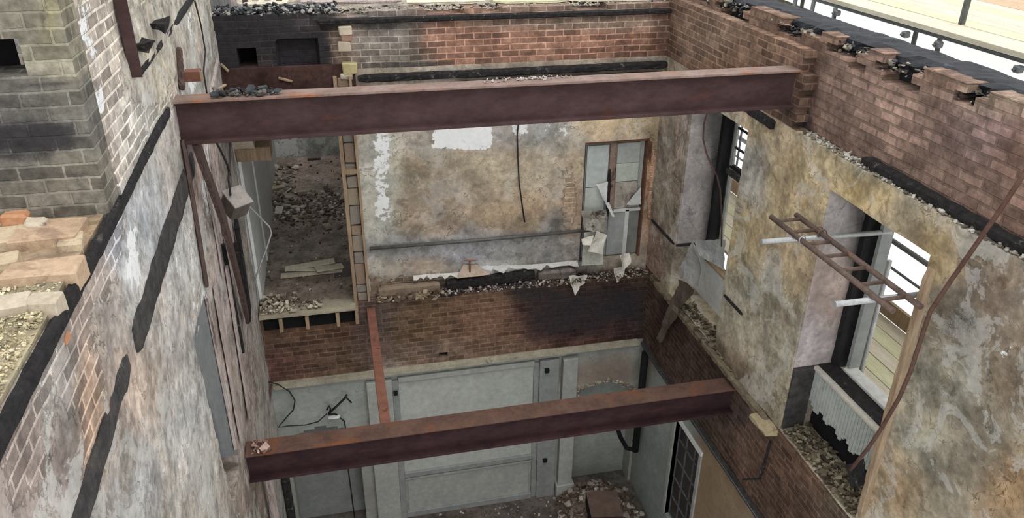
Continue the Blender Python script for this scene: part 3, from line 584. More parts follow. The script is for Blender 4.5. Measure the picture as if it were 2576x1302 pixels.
# ---- grey switch box with its bent conduit and feed cables
pb = ax(592, 512, L0+.16)
t = empty('switch_box', pb, 'dusty grey hexagonal-looking metal box hanging on left wall by its cables', 'electrical box')
R_ = Matrix.Rotation(.5, 3, 'X')@Matrix.Rotation(.35, 3, 'Y')@Matrix.Rotation(.6, 3, 'Z')
MB().box(pb-Vector((.10, .11, .11)), pb+Vector((.10, .11, .11)), rot=R_).build('box_body', m_box, t, bevel=.012); bb_ = C.objects[-1]
MB().box(pb+Vector((-.11, -.12, .105)), pb+Vector((.11, .12, .125)), rot=R_, c=pb).build('box_lid', mat('box_lid_grey', '807a74', '968f88', 8, .6, .2, .2), t, bevel=.004)
kn = pb+R_@Vector((.105, .05, -.0)); MB().tube([kn, kn+R_@Vector((.02, 0, 0))], .022, 12).build('cable_gland', m_cable, bb_)
y0 = pb.y+.25
MB().tube([ay(618, 512, y0-.2), ay(636, 528, y0), ay(660, 552, y0+.1), ay(678, 570, y0+.15), ay(683, 585, y0+.15), ay(672, 620, y0+.15), ay(655, 665, y0+.15), ay(640, 705, y0+.1)], .009, 8).build('bent_conduit', m_galv)
tag(bpy.data.objects['bent_conduit'], 'thin pale conduit bent like an elbow, running from the grey box down to corridor floor', 'conduit')
for l, pts in (('feed cable dropping straight from the upper beam to the grey box', [(579, 345), (578, 400), (575, 450), (580, 492)]), ('feed cable slanting from the upper beam towards the grey box', [(540, 350), (556, 380), (572, 415), (578, 440)])):
    tag(MB().tube([ax(x, y, L0+.14) for x, y in pts], .011, 7).build('feed_cable', m_cable), l, 'cable')

# ---- corridor: white leaves, floor litter, boards
t = empty('white_panel_leaf', (L0+.03, 11.0, Z1), 'tall white two-leaf panel standing along the corridor left wall', 'panel')
MB().box((L0+.01, 9.62, Z1+.02), (L0+.05, 10.75, 6.35)).build('near_leaf', m_white_clean, t, bevel=.004)
MB().box((L0+.02, 10.84, Z1+.02), (L0+.06, 12.6, 6.3)).build('far_leaf', m_white_clean, t, bevel=.004)
MB().box((L0+.005, 10.75, Z1+.02), (L0+.02, 10.84, 6.3)).build('joint_strip', m_pale_dk, t)
tb_ = empty('lintel_block', (L0+.35, 9.75, 6.45), 'pale broken timber lintel with a hollow end at the corridor mouth', 'timber')
q0 = ay(592, 372, 9.6); q1 = ay(690, 380, 9.6)
MB().box((q0.x, 9.55, q1.z-.10), (q1.x-.03, 9.85, q1.z+.08), jit=.015).build('block', m_wood, tb_, bevel=.01, sub=1, jitter=.01)
MB().box((q0.x-.1, 9.5, q1.z+.09), (q0.x+.22, 9.9, q1.z+.28), jit=.02).build('plaster_lump', m_stone, tb_, sub=2, jitter=.02)
rubble('floor_litter', lambda: (random.uniform(-1.2, 0), 9.6+5.5*random.random(), Z1+.01), 420, (.006, .03), ['b5aca1', '70655d', '5e544e', 'c5bdb1', '4e4641'], 'scattered plaster and ash litter over corridor floor')
rubble('fallen_plaster', lambda: (random.uniform(-1.2, -.05), random.gauss(12.7, .35), Z1+.01), 700, (.01, .06), ['d8d4cb', 'a89f95', '877b72', '6f645c', 'bab2a7', '7d7269', '70655d'], 'heap of white and brown fallen plaster across the middle of corridor', slabs=.5)
rubble('fallen_plaster', lambda: (random.uniform(-1.24, -.85), random.uniform(12.3, 14.8), Z1+.01), 160, (.02, .09), ['a89f95', '948a80', 'cfc8bc', '74695f'], 'grey rubble drift along the left side of corridor beyond the white leaf', slabs=.5)
# countable loose pieces on the corridor floor
loose = [((823, 572), .12, .15, .05, .4, m_stone, 'square pale brick lying alone on the corridor floor'), ((770, 545), .36, .07, .03, .2, m_wood, 'pale wooden offcut beside the plaster heap in corridor'),
         ((740, 520), .40, .10, .02, -.3, m_board, 'flat cream strip on top of the corridor plaster heap'), ((668, 632), .28, .07, .02, -.5, m_wood, 'thin board end beside the bent conduit foot'), ((742, 606), .16, .04, .03, -.7, m_wood, 'small stick in the middle of corridor floor'),
         ((795, 655), .18, .04, .02, -.6, m_wood, 'small stick behind the cream planks near the square hole'), ((760, 488), .16, .10, .06, .1, m_stone, 'grey brick half buried in the far corridor rubble'), ((700, 478), .25, .13, .07, .2, m_stone, 'large grey lump of masonry left in corridor rubble'),
         ((720, 500), .2, .12, .05, -.3, m_stone, 'second grey lump of masonry nearer than the large one'), ((790, 400), .25, .10, .04, 0, m_box, 'dark flat fragment near the far end of corridor')]
for (q, a_, b_, c_, rz, m, l) in loose:
    p = az(*q, Z1+.02); MB().box(p-Vector((a_/2, b_/2, 0)), p+Vector((a_/2, b_/2, c_)), jit=.008, rot=Matrix.Rotation(rz, 3, 'Z')).build('loose_fragment', m, bevel=.006).matrix_world
    tag(C.objects[-1], l, 'debris')
p = az(662, 672, Z1+.03); ic = bmesh.new(); bmesh.ops.create_icosphere(ic, subdivisions=2, radius=.05); me = bpy.data.meshes.new('plaster_ball'); ic.transform(Matrix.Translation(p)); ic.to_mesh(me); ic.free(); me.materials.append(m_white); o = bpy.data.objects.new('plaster_ball', me); C.objects.link(o); tag(o, 'small round white lump at the foot of the bent conduit', 'debris')
for k, (dx, dy, dz, rz, rx, w_) in enumerate(((0, 0, 0, .02, .0, .86), (.03, .07, .03, -.05, .08, .80), (-.02, .13, .065, .06, -.06, .70), (.25, .02, .05, .30, .1, .40))):
    p = az(785, 690, Z1)+Vector((dx, dy, dz+.02))
    MB().box(p-Vector((w_/2, .07, .0)), p+Vector((w_/2, .07, .018)), jit=.006, rot=Matrix.Rotation(rz, 3, 'Z')@Matrix.Rotation(rx, 3, 'Y')).build('cream_plank', m_board)
    tag(C.objects[-1], ['lowest cream plank of the small stack by the corridor edge', 'second cream plank of the small stack by the corridor edge', 'top cream plank of the small stack by the corridor edge', 'short cream plank pointing at the square floor hole'][k], 'plank', 'cream planks in the corridor')
# corridor floor edge board with joist ends under it
timber('floor_edge_board', (L0+.02, 9.36, Z1-.01), (.0, 9.36, Z1-.01), .30, .05, mat('dusty_board', '8e8674', 'a39a86', 6, .85, 0, .4, c3='756c5c'), 'pale dusty edge board across the corridor mouth', 'board', jitter=.003, n=10, ends=1)
rubble('edge_litter', rect(L0+.03, -.75, 9.25, 9.75, Z1+.02, .02), 320, (.008, .045), ['a99f8c', '8b8070', 'c3baa8', '6a5f54'], 'flakes of cream plaster piled at the left end of corridor edge', slabs=.7)
rubble('edge_litter', rect(-.72, -.45, 9.28, 9.5, Z1+.02, .03), 70, (.008, .04), ['c9c0ae', '9b907f', '6a5f54'], 'small pile of plaster flakes midway along corridor edge', slabs=.7)
jx = [ay(q, 780, 9.3).x for q in (703, 770, 848, 896)]
for k, x in enumerate(jx):
    o = MB().box((x-.022, 9.20, Z1-.24), (x+.022, 9.40, Z1-.04), jit=.004).build('joist_end', m_wood, bevel=.003)
    tag(o, 'pale cut joist end under corridor edge, ' + ['leftmost of the four', 'second from the left', 'third from the left', 'rightmost, beside the stud wall end'][k], 'joist', 'joist ends under the corridor edge')
MB().box((L0+.05, 9.325, Z1-.26), (-.02, 9.345, Z1-.04)).build('joist_gap_shade', m_dark, None); tag(C.objects[-1], kind='structure')  # thin dark sheet painting in the shade between joist ends
C.objects[-1].name = 'dark_backing_1'

# ---- stud wall end between corridor and room, brick filled
t = empty('stud_partition_end', (.12, 9.4, Z1-.1), 'timber-framed end of the corridor partition with brick and plaster filling', 'stud wall')
MB().box((-.01, 9.34, Z1-.12), (.03, 9.5, 7.15), jit=.004).build('left_stud', m_wood, t, sub=3, jitter=.006)
MB().box((.17, 9.36, Z1-.12), (.20, 9.5, 7.15), jit=.004).build('right_stud', m_wood, t, sub=3, jitter=.004)
random.seed(11); z = Z1-.1; k = 0
fc = ['8b8074', '847d74', '8a7868', '827c74', '8e8375', '8c7a68', '867f75', '938772']
fm = [mat('stud_fill_'+c, c, None, 9, .9, 0, .5) for c in fc]
while z < 7.05:
    h = random.uniform(.12, .34); d = random.uniform(0, .04)
    MB().box((.035, 9.40+d, z), (.165, 9.52, z+h-.012), jit=.008).build('infill_block', fm[k % 8], t, bevel=.008); z += h; k += 1
for zz in (6.62, 5.95):
    MB().box((.03, 9.35, zz), (.17, 9.45, zz+.05), jit=.004).build('cross_noggin', m_wood, t)

# ---- door leaf remains in the back wall doorway
t = empty('door_1', (3.62, 9.56, 4.3), None, None); t['kind'] = 'structure'
yd = 9.58
MB().box((3.14, 9.53, 4.30), (3.20, 9.68, 6.12)).build('door_frame', m_wood_brown, t, bevel=.004)
MB().box((4.06, 9.50, 4.30), (4.13, 9.68, 6.12)).build('door_frame', mat('burnt_red_frame', '4e3429', '70513f', 7, .85, 0, .5, c3='2b1f1c'), t, bevel=.004)
MB().box((3.14, 9.52, 6.06), (4.13, 9.68, 6.12)).build('door_frame', mat('brown_head', '5c4233', '7a5c48', 6, .85, 0, .4, c3='2b1f1c', t3=(.55, .65)), t, bevel=.004)
MB().box((3.20, yd+.03, 4.33), (4.06, yd+.10, 6.06)).build('door_panel', m_pale, t)
MB().box((3.235, yd, 5.42), (3.545, yd+.03, 6.02)).build('door_panel', mat('upper_panel', 'a9b0ad', 'b4bab6', 2, .6, 0, .1, c3='9a9c96'), t, bevel=.004)
MB().box((3.235, yd, 5.02), (3.52, yd+.03, 5.41)).build('door_panel', mat('mid_panel', 'a3aaa3', 'aeb3ab', 2, .6, 0, .1, c3='96948a'), t, bevel=.004)
MB().box((3.66, yd, 5.74), (3.99, yd+.03, 6.03)).build('door_panel', mat('right_upper', '9a9f9a', 'aab0aa', 3, .6, 0, .1, c3='868078'), t, bevel=.004)
MB().box((3.66, yd, 5.47), (3.99, yd+.03, 5.735)).build('door_panel', mat('right_mid', 'a8aea3', 'b6bab0', 3, .6, 0, .1), t, bevel=.004)
MB().box((3.66, yd, 5.07), (4.0, yd+.02, 5.46)).build('door_panel', mat('sooted_panel', '8c847a', 'b0aaa0', 5, .7, 0, .2, c3='5b5049', t3=(.5, .66)), t, bevel=.004)
timber('mid_stile', (3.61, yd-.015, 5.05), (3.60, yd-.015, 6.06), .10, .05, mat('stile_brown', '6e5b50', '8b786c', 5, .85, 0, .4, c3='3a2d28', t3=(.52, .62)), parent=t, upv=(0, 1, 0), jitter=.01, ends=1)
timber('charred_stile', (3.57, yd-.035, 4.98), (3.56, yd-.03, 5.68), .045, .03, m_char, parent=t, upv=(0, 1, 0), jitter=.03)
MB().box((3.60, yd, 4.34), (3.86, yd+.028, 5.05)).build('lower_panel', mat('lower_grey', '8b8e8c', '979a97', 2, .6, 0, .1, c3='7b7873'), t, bevel=.004)
MB().box((3.84, yd-.02, 4.30), (3.90, yd+.03, 5.05)).build('lower_rail', m_white, t, bevel=.006)
MB().box((3.90, yd+.005, 4.33), (4.06, yd+.04, 5.05)).build('lower_panel', mat('lower_dark_grey', '686966', '7a7b77', 2, .6, 0, .1), t, bevel=.004)
MB().box((3.2, yd-.02, 5.02), (4.06, yd+.02, 5.06)).build('lock_rail', m_white, t)
# curled sheets
def sheet(name, P00, P10, P11, P01, m, amp, label=None, cat='sheet', curl=0, parent=None, n=10, jag=0):
    P00, P10, P11, P01 = [Vector(p) for p in (P00, P10, P11, P01)]
    nn = (P10-P00).cross(P01-P00).normalized()
    jf = lambda s_: 1-jag*random.Random(round(s_*n)*77+n).random()
    fn = lambda s_, t__: (lambda t_: (P00*(1-s_)+P10*s_)*(1-t_)+(P01*(1-s_)+P11*s_)*t_+nn*curl*math.sin(PI*s_)*math.sin(PI*t_))(t__*jf(s_) if jag else t__)
    o = crumple(name, fn, m, n, n, amp, .004, parent)
    if label: tag(o, label, cat)
    return o
mt = m_paper
sheet('torn_flap', ay(1500, 465, 9.52), ay(1530, 455, 9.55), ay(1530, 520, 9.55), ay(1517, 500, 9.5), m_white_clean, .012, 'pointed white flap torn from left door panel of back wall', 'flap', .02)
sheet('torn_flap', ay(1575, 515, 9.52), ay(1612, 470, 9.52), ay(1612, 514, 9.52), ay(1590, 516, 9.52), m_white, .008, 'triangular pale flap at the right edge of burnt door', 'flap')
sheet('loose_board', ay(1470, 585, 9.42), ay(1520, 575, 9.44), ay(1516, 665, 9.36), ay(1462, 668, 9.34), mat('hung_panel_back', '9b9c92', 'b2b2a8', 5, .7, 0, .2, c3='6e685e', t3=(.58, .68)), .008, 'pale rounded panel hanging loose at the foot of the burnt door', 'board', .03, n=12)
sheet('loose_board', ay(1462, 530, 9.46), ay(1525, 528, 9.48), ay(1520, 582, 9.40), ay(1470, 580, 9.40), mat('hung_panel_sooty', '6d675e', '98958b', 9, .75, 0, .3, c3='3c332d', t3=(.5, .6)), .03, 'sooty crumpled upper part of the loose panel below left door pane', 'board', .03, n=14)
sheet('peeled_paper', ay(1500, 578, 9.36), ay(1523, 590, 9.38), ay(1515, 640, 9.30), ay(1478, 632, 9.28), m_paper, .035, 'crumpled cream paper draped over the loose door panel', 'paper', .03, n=12)
sheet('peeled_paper', ay(1462, 602, 9.34), ay(1492, 590, 9.36), ay(1486, 618, 9.30), ay(1465, 614, 9.30), m_paper, .025, 'small cream paper scrap at left edge of the loose door panel', 'paper', .02, n=8)
sheet('peeled_paper', ay(1523, 510, 9.50), ay(1532, 508, 9.50), ay(1546, 545, 9.46), ay(1540, 545, 9.46), m_white, .006, 'narrow white strip dangling below the door middle stile', 'paper')

# ---- rails and cables on the back wall
pA, pB_ = ay(930, 625, YB-.045), ay(1496, 577, YB-.045)
t = empty('wall_pipe', pA, 'long straight grey pipe across the lower part of plaster back wall', 'pipe')
MB().tube([(pA.x, YB-.045, pA.z), ((pA.x+pB_.x)/2, YB-.05, (pA.z+pB_.z)/2-.01), (pB_.x, YB-.045, pB_.z)], .024, 10).build('pipe_run', mat('grey_pipe', '4c4b49', '646360', 8, .6, .3, .1), t); pr_ = C.objects[-1]
MB().tube([(pB_.x-.06, YB-.045, pB_.z), (pB_.x-.02, YB-.045, pB_.z)], .034, 10).build('pipe_socket', m_galv, pr_)
MB().tube([ay(x, y, YB-.06) for x, y in ((1306, 290), (1301, 340), (1303, 400), (1306, 460), (1313, 510), (1320, 558))], .010, 7).build('hanging_cable', m_cable)
tag(C.objects[-1], 'dark cable hanging straight down the middle of plaster back wall', 'cable')
o = MB().tube([ay(1182, 655, 9.44), ay(1182, 690, 9.42)], .012, 6).build('rusty_bracket', m_rust_orange); tag(o, 'small rusty bracket at the broken foot of the plaster back wall', 'bracket')
MB().tube([ay(1168, 655, 9.43), ay(1197, 655, 9.43)], .010, 6).build('bracket_arm', m_rust_orange, o)
sheet('lifted_plaster', ay(1165, 665, 9.46), ay(1200, 665, 9.46), ay(1235, 690, 9.36), ay(1150, 700, 9.36), mat('tan_plaster_sheet', '9a8a7b', 'ad9d8d', 4, .85, 0, .3), .012, 'tan plaster sheet bulging around the rusty bracket', 'plaster', .03)
sheet('lifted_plaster', ay(1240, 672, 9.46), ay(1450, 655, 9.47), ay(1452, 672, 9.36), ay(1250, 692, 9.36), mat('white_plaster_sheet', 'a8a6a2', 'b8b6b1', 4, .85, 0, .3, c3='8b8782'), .03, 'long white plaster lip peeled from the foot of back wall', 'plaster', .02, n=22, jag=.85)
sheet('lifted_plaster', ay(1040, 692, 9.46), ay(1160, 684, 9.46), ay(1160, 700, 9.38), ay(1040, 706, 9.38), mat('white_plaster_lip', 'b2afa8', 'c0bdb6', 4, .85, 0, .3), .02, 'short white plaster lip left of the rusty bracket', 'plaster', .01, n=14, jag=.85)
rubble('ledge_rubble', rect(.3, 1.15, 9.26, 9.48, Z1, .05), 150, (.015, .08), ['7d6e5b', '6b5c4c', '9a8d76', '54483e'], 'splintered timber and plaster on the ledge near the partition end', slabs=.8)
rubble('ledge_rubble', rect(1.1, 2.5, 9.28, 9.48, Z1, .04), 800, (.006, .035), ['3a3434', '5e5553', '8b827c', '2b2627', 'a49c94'], 'sooty rubble with white crumbs along the middle of back ledge')
rubble('ledge_rubble', rect(2.45, 4.15, 9.24, 9.48, Z1, .05), 800, (.006, .035), ['8d857b', '5e5248', '3d322d', 'a8a094', '463a34'], 'brown rubble with pale crumbs on the ledge under burnt door')
for q, sz, l in (((1455, 712), .26, 'crumpled white paper hanging over the back ledge below door'), ((1575, 655), .22, 'pale paper heap on the ledge right of the loose door panel'), ((1560, 690), .20, 'white paper scrap spilling over the ledge near right corner')):
    c = ay(*q, 9.26); o = sheet('crumpled_paper', c+Vector((-sz/2, .03, sz*.45)), c+Vector((sz/2, .10, sz*.35)), c+Vector((sz*.35, .05, -sz*.2)), c+Vector((-sz*.25, -.04, -sz*.6)), m_paper, .06, l, 'paper', .05, n=12)
# ---- dark lintel pieces on ledge
timber('sooty_sleeper', (1.25, 9.44, 4.19), (2.5, 9.44, 4.22), .12, .16, m_char, 'sooty black timber sleeper lying on the back ledge', 'timber', n=16, jitter=.02)
timber('grey_sleeper', (2.55, 9.43, 4.2), (3.1, 9.43, 4.2), .12, .16, m_box, 'dull brown sleeper on the back ledge left of the burnt door', 'timber', n=8, jitter=.01)
timber('dusty_sleeper', (.32, 9.43, 4.2), (1.15, 9.43, 4.2), .12, .15, mat('dusty_tan', '6b5d50', '80705f', 6, .9, 0, .4), 'dusty tan sleeper on the back ledge next to the partition end', 'timber', n=10, jitter=.01)

# ---- beams' dust and debris
rubble('beam_debris', rect(-.95, -.45, 6.48, 6.64, 7.752, .02), 110, (.008, .045), ['3e4244', '2a2a2c', '3a3938', '6a6560'], 'charred scraps lying on the upper beam near its left end', slabs=.8)
rubble('beam_debris', rect(1.25, 2.05, 6.54, 6.65, 7.752, .006), 130, (.005, .018), ['b5b1ab', '9f9891', '8c847c'], 'white plaster crumbs on the middle of the upper beam')
rubble('beam_debris', rect(L0+.08, L0+.24, 6.62, 6.80, 4.042, .03), 50, (.01, .05), ['b59d92', '8a6f64', '6b5049'], 'pinkish crumbs heaped on the left end of the low beam')
for x0_, l in (((-.3), 'thin pale splinter lying behind the upper beam at left'),):
    timber('pale_splinter', az(535, 232, 7.76)+Vector((0, 0, 0)), az(568, 213, 7.76), .02, .02, m_wood, l, 'timber')
# hanging shelf of scorched boards in the left back recess
o = slab('scorched_boards', 'z', 7.02, (L0, .25), (8.4, 9.48), -.05, .06, default='40302d', tint=[(620, 200, (80, 30), '42322e')], pl=(1.2, ()), so=(.1, ()), rough=.02, kind=None)
tag(o, 'scorched brown boarding over the corner behind the left end of the upper beam', 'boarding')
slab('scorched_boards', 'y', 9.46, (L0, .25), (6.9, 7.28), .04, .05, default='4a3733', pl=(1.2, ()), so=(.1, ()), rough=.02, kind=None)
tag(C.objects[-1], 'scorched brown upstand at the foot of the blackened back wall', 'boarding')
for k, (a, b) in enumerate((((555, 160), (575, 180)), ((540, 232), (565, 212)), ((700, 196), (735, 205)))):
    timber('white_splinter', ay(*a, 9.44), ay(*b, 9.44), .03, .03, m_wood, ['pale splinter under the square hole of blackened back wall', 'pale splinter resting behind left end of upper beam', 'pale splinter at the foot of the blackened recess'][k], 'splinter')
# projecting stones on the edge of the blackened part
for k, (x, y, w_, h_) in enumerate(((868, 75, .14, .09), (870, 95, .12, .08), (866, 115, .15, .1), (880, 170, .16, .13), (872, 192, .14, .06))):
    c = ay(x, y, YB-.04); o = MB().box(c-Vector((w_/2, .06, h_/2)), c+Vector((w_/2, .1, h_/2)), jit=.015).build('toothing_stone', [m_stone, mat('pink_brick', '8f7466', 'a08374', 6, .9, 0, .4), m_stone, mat('ochre_block', 'a0946c', 'b0a47c', 6, .9, 0, .4), m_stone][k], bevel=.01)
    tag(o, ['topmost pale stone', 'pinkish brick, second from top,', 'grey stone, third from top,', 'ochre block, fourth from top,', 'lowest pale stone'][k]+' jutting where the blackened wall meets red brick', 'stone', 'stones down the edge of the blackened wall')
# ---- debris along the top of back wall
rubble('wall_top_rubble', rect(L0, .1, 9.5, 10.0, 7.84, .05), 1600, (.006, .04), ['2b2d2f', '3c3e3f', '55575a', '8d8a84', '1f2022'], 'blackened rubble on top of the back wall, left part')
rubble('wall_top_rubble', rect(.1, 4.2, 9.52, 9.85, 7.83, .02), 900, (.006, .035), ['8c8377', '8f867a', '5e5650', '403c3a', '2c2a2a', '9b9284'], 'brick crumbs on top of the back wall, right part')
for k, (x0_, x1_, y_, m, l) in enumerate(((-.95, -.45, 10.25, m_board, 'dusty pink grey board beyond the blackened wall top'), (-.3, .9, 10.25, m_lath, 'grey timber lying beyond the middle of the back wall top'), (.95, 1.9, 10.05, m_board, 'cream board end beyond the back wall top'), (2.0, 2.9, 9.95, m_board_green, 'cream board beyond the back wall top, near centre'), (2.95, 4.5, 9.92, m_board, 'long cream board beyond the back wall top at right'))):
    timber('backing_board', (x0_, y_, 7.88), (x1_, y_-.05, 7.88), .45, .05, m, l, 'board', n=6, jitter=.006)
for k in range(5):
    x = -1.08+k*.13; timber('upright_lath', (x, 10.15, 7.75), (x+random.uniform(-.03, .03), 10.2, 8.25), .07, .03, [m_lath, m_wood_brown, m_lath, m_lath, m_wood_brown][k], 'upright lath beyond the blackened wall top, '+['leftmost', 'second', 'middle', 'fourth', 'rightmost']  [k]+' of five', 'lath', 'upright laths beyond the back wall', upv=(0, 1, 0))
slab('floor', 'z', 7.62, (L0, 6.5), (9.95, 13), -.1, .15, default='8f877a', pl=(.6, ()), rough=.05)

# ================================================================== RIGHT SIDE
# ---- window 2 (near) and window 1 (far): burnt frames
def charred_frame(idx, y0, y1, ztop, zsill, bars):
    t = empty('window_%d' % idx, (4.72, (y0+y1)/2, zsill), None, None); t['kind'] = 'structure'
    mk = mat('frame_black_%d' % idx, '121113', '232123', 16, .8, 0, .8, (1, 1, .3), '4c4744', (.66, .76))
    timber('window_frame', (4.70, y1-.04, zsill-.02), (4.70, y1-.04, ztop+.0), .16, .12, mk, parent=t, upv=(0, 1, 0), jitter=.01, n=24, ends=1)
    timber('window_frame', (4.70, y0+.03, zsill-.02), (4.70, y0+.03, ztop+.0), .12, .06, mk, parent=t, upv=(0, 1, 0), jitter=.01, n=24, ends=1)
    MB().box((4.76, y1-.14, zsill+.02), (4.80, y1-.10, ztop-.02)).build('window_jamb', m_white, t)
    if idx == 2: MB().box((4.70, y1-.19, zsill+.02), (4.82, y1-.145, ztop-.02)).build('window_jamb', m_pale_dk, t)
    MB().box((4.64, y0, ztop-.06), (4.80, y1, ztop)).build('window_head', m_char_grey, t)
    return t
w2 = charred_frame(2, W2[0], W2[1], W2[3], 4.98, 0)
w1 = charred_frame(1, W1[0], W1[1], W1[3], 4.96, 0)
# sill and apron of the near window
MB().box((4.49, W2[0]+.02, 4.93), (4.66, W2[1]-.02, 4.97), jit=.004).build('window_sill', m_char, w2, sub=3, jitter=.015)
MB().box((4.66, W2[0]+.02, 4.95), (4.80, W2[1]-.16, 5.00), jit=.003).build('window_sill', m_white, w2, bevel=.006)
t = empty('boarded_apron', (4.46, (W2[0]+W2[1])/2, 4.5), 'pale grey grooved board panel with a white top rail, below the near window', 'panel')
mb = MB(); n = 26; ya, yb = W2[0]+.16, W2[1]-.02
for k in range(n):
    a = ya+(yb-ya)*k/n; b = ya+(yb-ya)*(k+1)/n
    zb = 4.50+.035*math.sin(k*1.3)+random.uniform(-.012, .03)
    mb.box((4.455, a+.003, zb), (4.475, b-.003, 4.93)).box((4.462, a-.004, zb+.02), (4.470, a+.004, 4.93))
mb.build('board_face', mat('apron_grey', '9ba19c', 'abb0aa', 3, .7, 0, .15, c3='83867f'), t)
MB().box((4.43, ya-.02, 4.92), (4.50, yb+.01, 4.955)).build('top_rail', mat('rail_cream', 'b0aaa0', 'c0bbb0', 5, .7, 0, .2, c3='8f8a82'), t, bevel=.006)
o = MB().box((4.54, W2[0], 4.18), (4.60, W2[1], 4.95)).build('void_back', m_dark); o.name = 'dark_backing_2'; tag(o, kind='structure')  # dark sheet added for the shaded void behind the apron boards
MB().box((4.215, W2[1]-.03, 4.22), (4.45, W2[1]-.004, 4.95), jit=.004).build('burnt_lining', m_char_grey); tag(C.objects[-1], 'black burnt lining board in the lower corner of the near window recess', 'board')
rubble('recess_rubble', rect(4.2, 4.52, 4.45, 5.66, 4.18, .05), 1400, (.006, .04), ['7b725f', '8c836f', '5b5242', '423b31', '6a614f'], 'greenish brown plaster rubble on the ledge in front of the grooved panel', slabs=.6)
p = ax(1925, 1062, 4.15); MB().box(p-Vector((.10, .16, .05)), p+Vector((.10, .16, .03)), jit=.02).build('ochre_fragment', mat('ochre_lump', '988a6c', 'aa9c7e', 9, .9, 0, .6, c3='6d5f45'), sub=3, jitter=.03)
tag(C.objects[-1], 'ochre plaster slab overhanging the ledge just above the low beam end', 'plaster')
# ---- plaster pier reveals get a timber edge on the near side of near window
tq = timber('window_post', (R0+.03, W2[0]-.05, 4.30), (R0+.03, W2[0]-.05, 6.80), .15, .10, m_wood, 'tan splintered timber post standing at the near edge of the near window', 'timber', upv=(0, 1, 0), n=26, jitter=.014)
# ---- far window: white board, crumpled tin, cable
t = empty('window_board', (4.42, 7.9, 4.4), 'pale grey flat board with a white top lip standing in the far window recess', 'board')
MB().box((4.40, 7.30, 4.40), (4.43, 8.42, 4.92)).build('board_face', m_white, t)
MB().box((4.39, 7.30, 4.92), (4.50, 8.42, 4.95)).build('board_lip', m_wood, t)
rubble('recess_rubble', rect(4.2, 4.38, 7.3, 8.5, 4.18, .04), 700, (.006, .04), ['6f6656', '857b69', '423b31', '544a3d'], 'plaster rubble on the ledge in front of the far window board', slabs=.6)
rubble('recess_rubble', rect(4.19, 4.24, 6.2, 7.3, 4.16, .03), 120, (.01, .05), ['6f6656', '857b69', '4d4539'], 'crumbs on the narrow ledge between the two window recesses', slabs=.6)
# ledge lip along the pier between the windows
timber('ledge_lip', (R0-.03, 5.9, 4.13), (R0-.03, 9.2, 4.13), .08, .10, mat('ledge_earth', '5f5546', '7b705d', 7, .95, 0, .8, c3='3f372e', t3=(.52, .62)), 'ragged brown mortar lip along the right wall at first floor level', 'mortar', n=60, jitter=.03)
pw = lambda x, y, X: ax(x, y, X)
sheet('crumpled_sheet', pw(1744, 604, 4.35), pw(1824, 602, 4.45), pw(1822, 680, 4.40), pw(1762, 645, 4.32), m_tin, .03, 'grey crumpled sheet folded over the sill of the far window', 'sheet', .04, n=12)
sheet('crumpled_sheet', pw(1742, 604, 4.12), pw(1764, 640, 4.16), pw(1760, 728, 4.14), pw(1706, 690, 4.06), mat('thin_sheet_dk', '777875', '8e8e8a', 5, .6, 0, .2, c3='5c5853'), .035, 'grey crumpled sheet hanging down left of the far window board', 'sheet', .05, n=12)
sheet('dusty_membrane', pw(1712, 700, 4.12), pw(1745, 725, 4.12), pw(1662, 862, 4.14), pw(1652, 850, 4.12), mat('membrane', '4a4038', '5f544b', 5, .6, 0, .3, c3='3a302b'), .04, 'long translucent-looking dusty strip trailing from far window down the brick', 'membrane', .03, n=16)
MB().tube([ax(x, y, 4.10) for x, y in ((1782, 272), (1771, 310), (1769, 350), (1777, 385), (1792, 420), (1803, 440))]+[ax(x, y, 4.3) for x, y in ((1812, 480), (1816, 560), (1815, 620))], .010, 7).build('looped_cable', m_cable_brown)
tag(C.objects[-1], 'looping brown cable hanging in front of the far window recess', 'cable')
# surviving sash bars of the far window
t = w1
ys0, ys1 = W1[0]+.12, W1[1]-.14
for zz, th in ((6.05, .05), (6.78, .04)): MB().box((4.74, ys0, zz-th/2), (4.78, ys1, zz+th/2), jit=.004).build('sash_rail', m_char, t)
MB().box((4.74, ys0-.02, 5.95), (4.78, ys0+.03, 6.85), jit=.004).build('sash_stile', m_char, t)
MB().box((4.74, ys1-.05, 5.0), (4.77, ys1, 6.85)).build('sash_stile', m_pale, t)
for yy in (ys1-.13,): MB().box((4.75, yy-.008, 6.05), (4.77, yy+.008, 6.78)).build('glazing_bar', m_tube_dk, t)
for zz in (6.3, 6.55): MB().box((4.75, ys0, zz-.012), (4.77, ys1, zz+.012)).build('glazing_bar', m_char, t)
MB().box((4.72, ys0, 5.93), (4.84, ys1+.1, 6.0), jit=.006).build('meeting_rail', m_char_grey, t)
# remains of dado rail
timber('dado_rail', (R0-.02, 9.4, 4.93), (R0-.02, 8.62, 4.93), .03, .035, m_char, 'short black dado rail remnant between back corner and far window', 'rail', n=10, jitter=.01)
timber('dado_rail', (R0+.0, 8.58, 4.92), (R0+.30, 8.58, 4.92), .03, .035, m_char, 'black rail remnant turning into the far window recess', 'rail', n=6, jitter=.01, upv=(0, 0, 1))
timber('dado_rail', ax(1822, 742, R0-.02), ax(1866, 790, R0-.02), .03, .035, m_char, 'short dark dado rail remnant on the pier between the two windows', 'rail', n=6, jitter=.01)
rubble('ledge_crumbs', lambda: (R0+random.uniform(0, .10), random.uniform(2.2, 6.3), 7.205), 900, (.006, .03), ['8f8a80', 'a8a49b', '5c554c', '6f675c', 'b9b5ac'], 'grey and white crumbs along the shelf between ochre plaster and right brick wall')
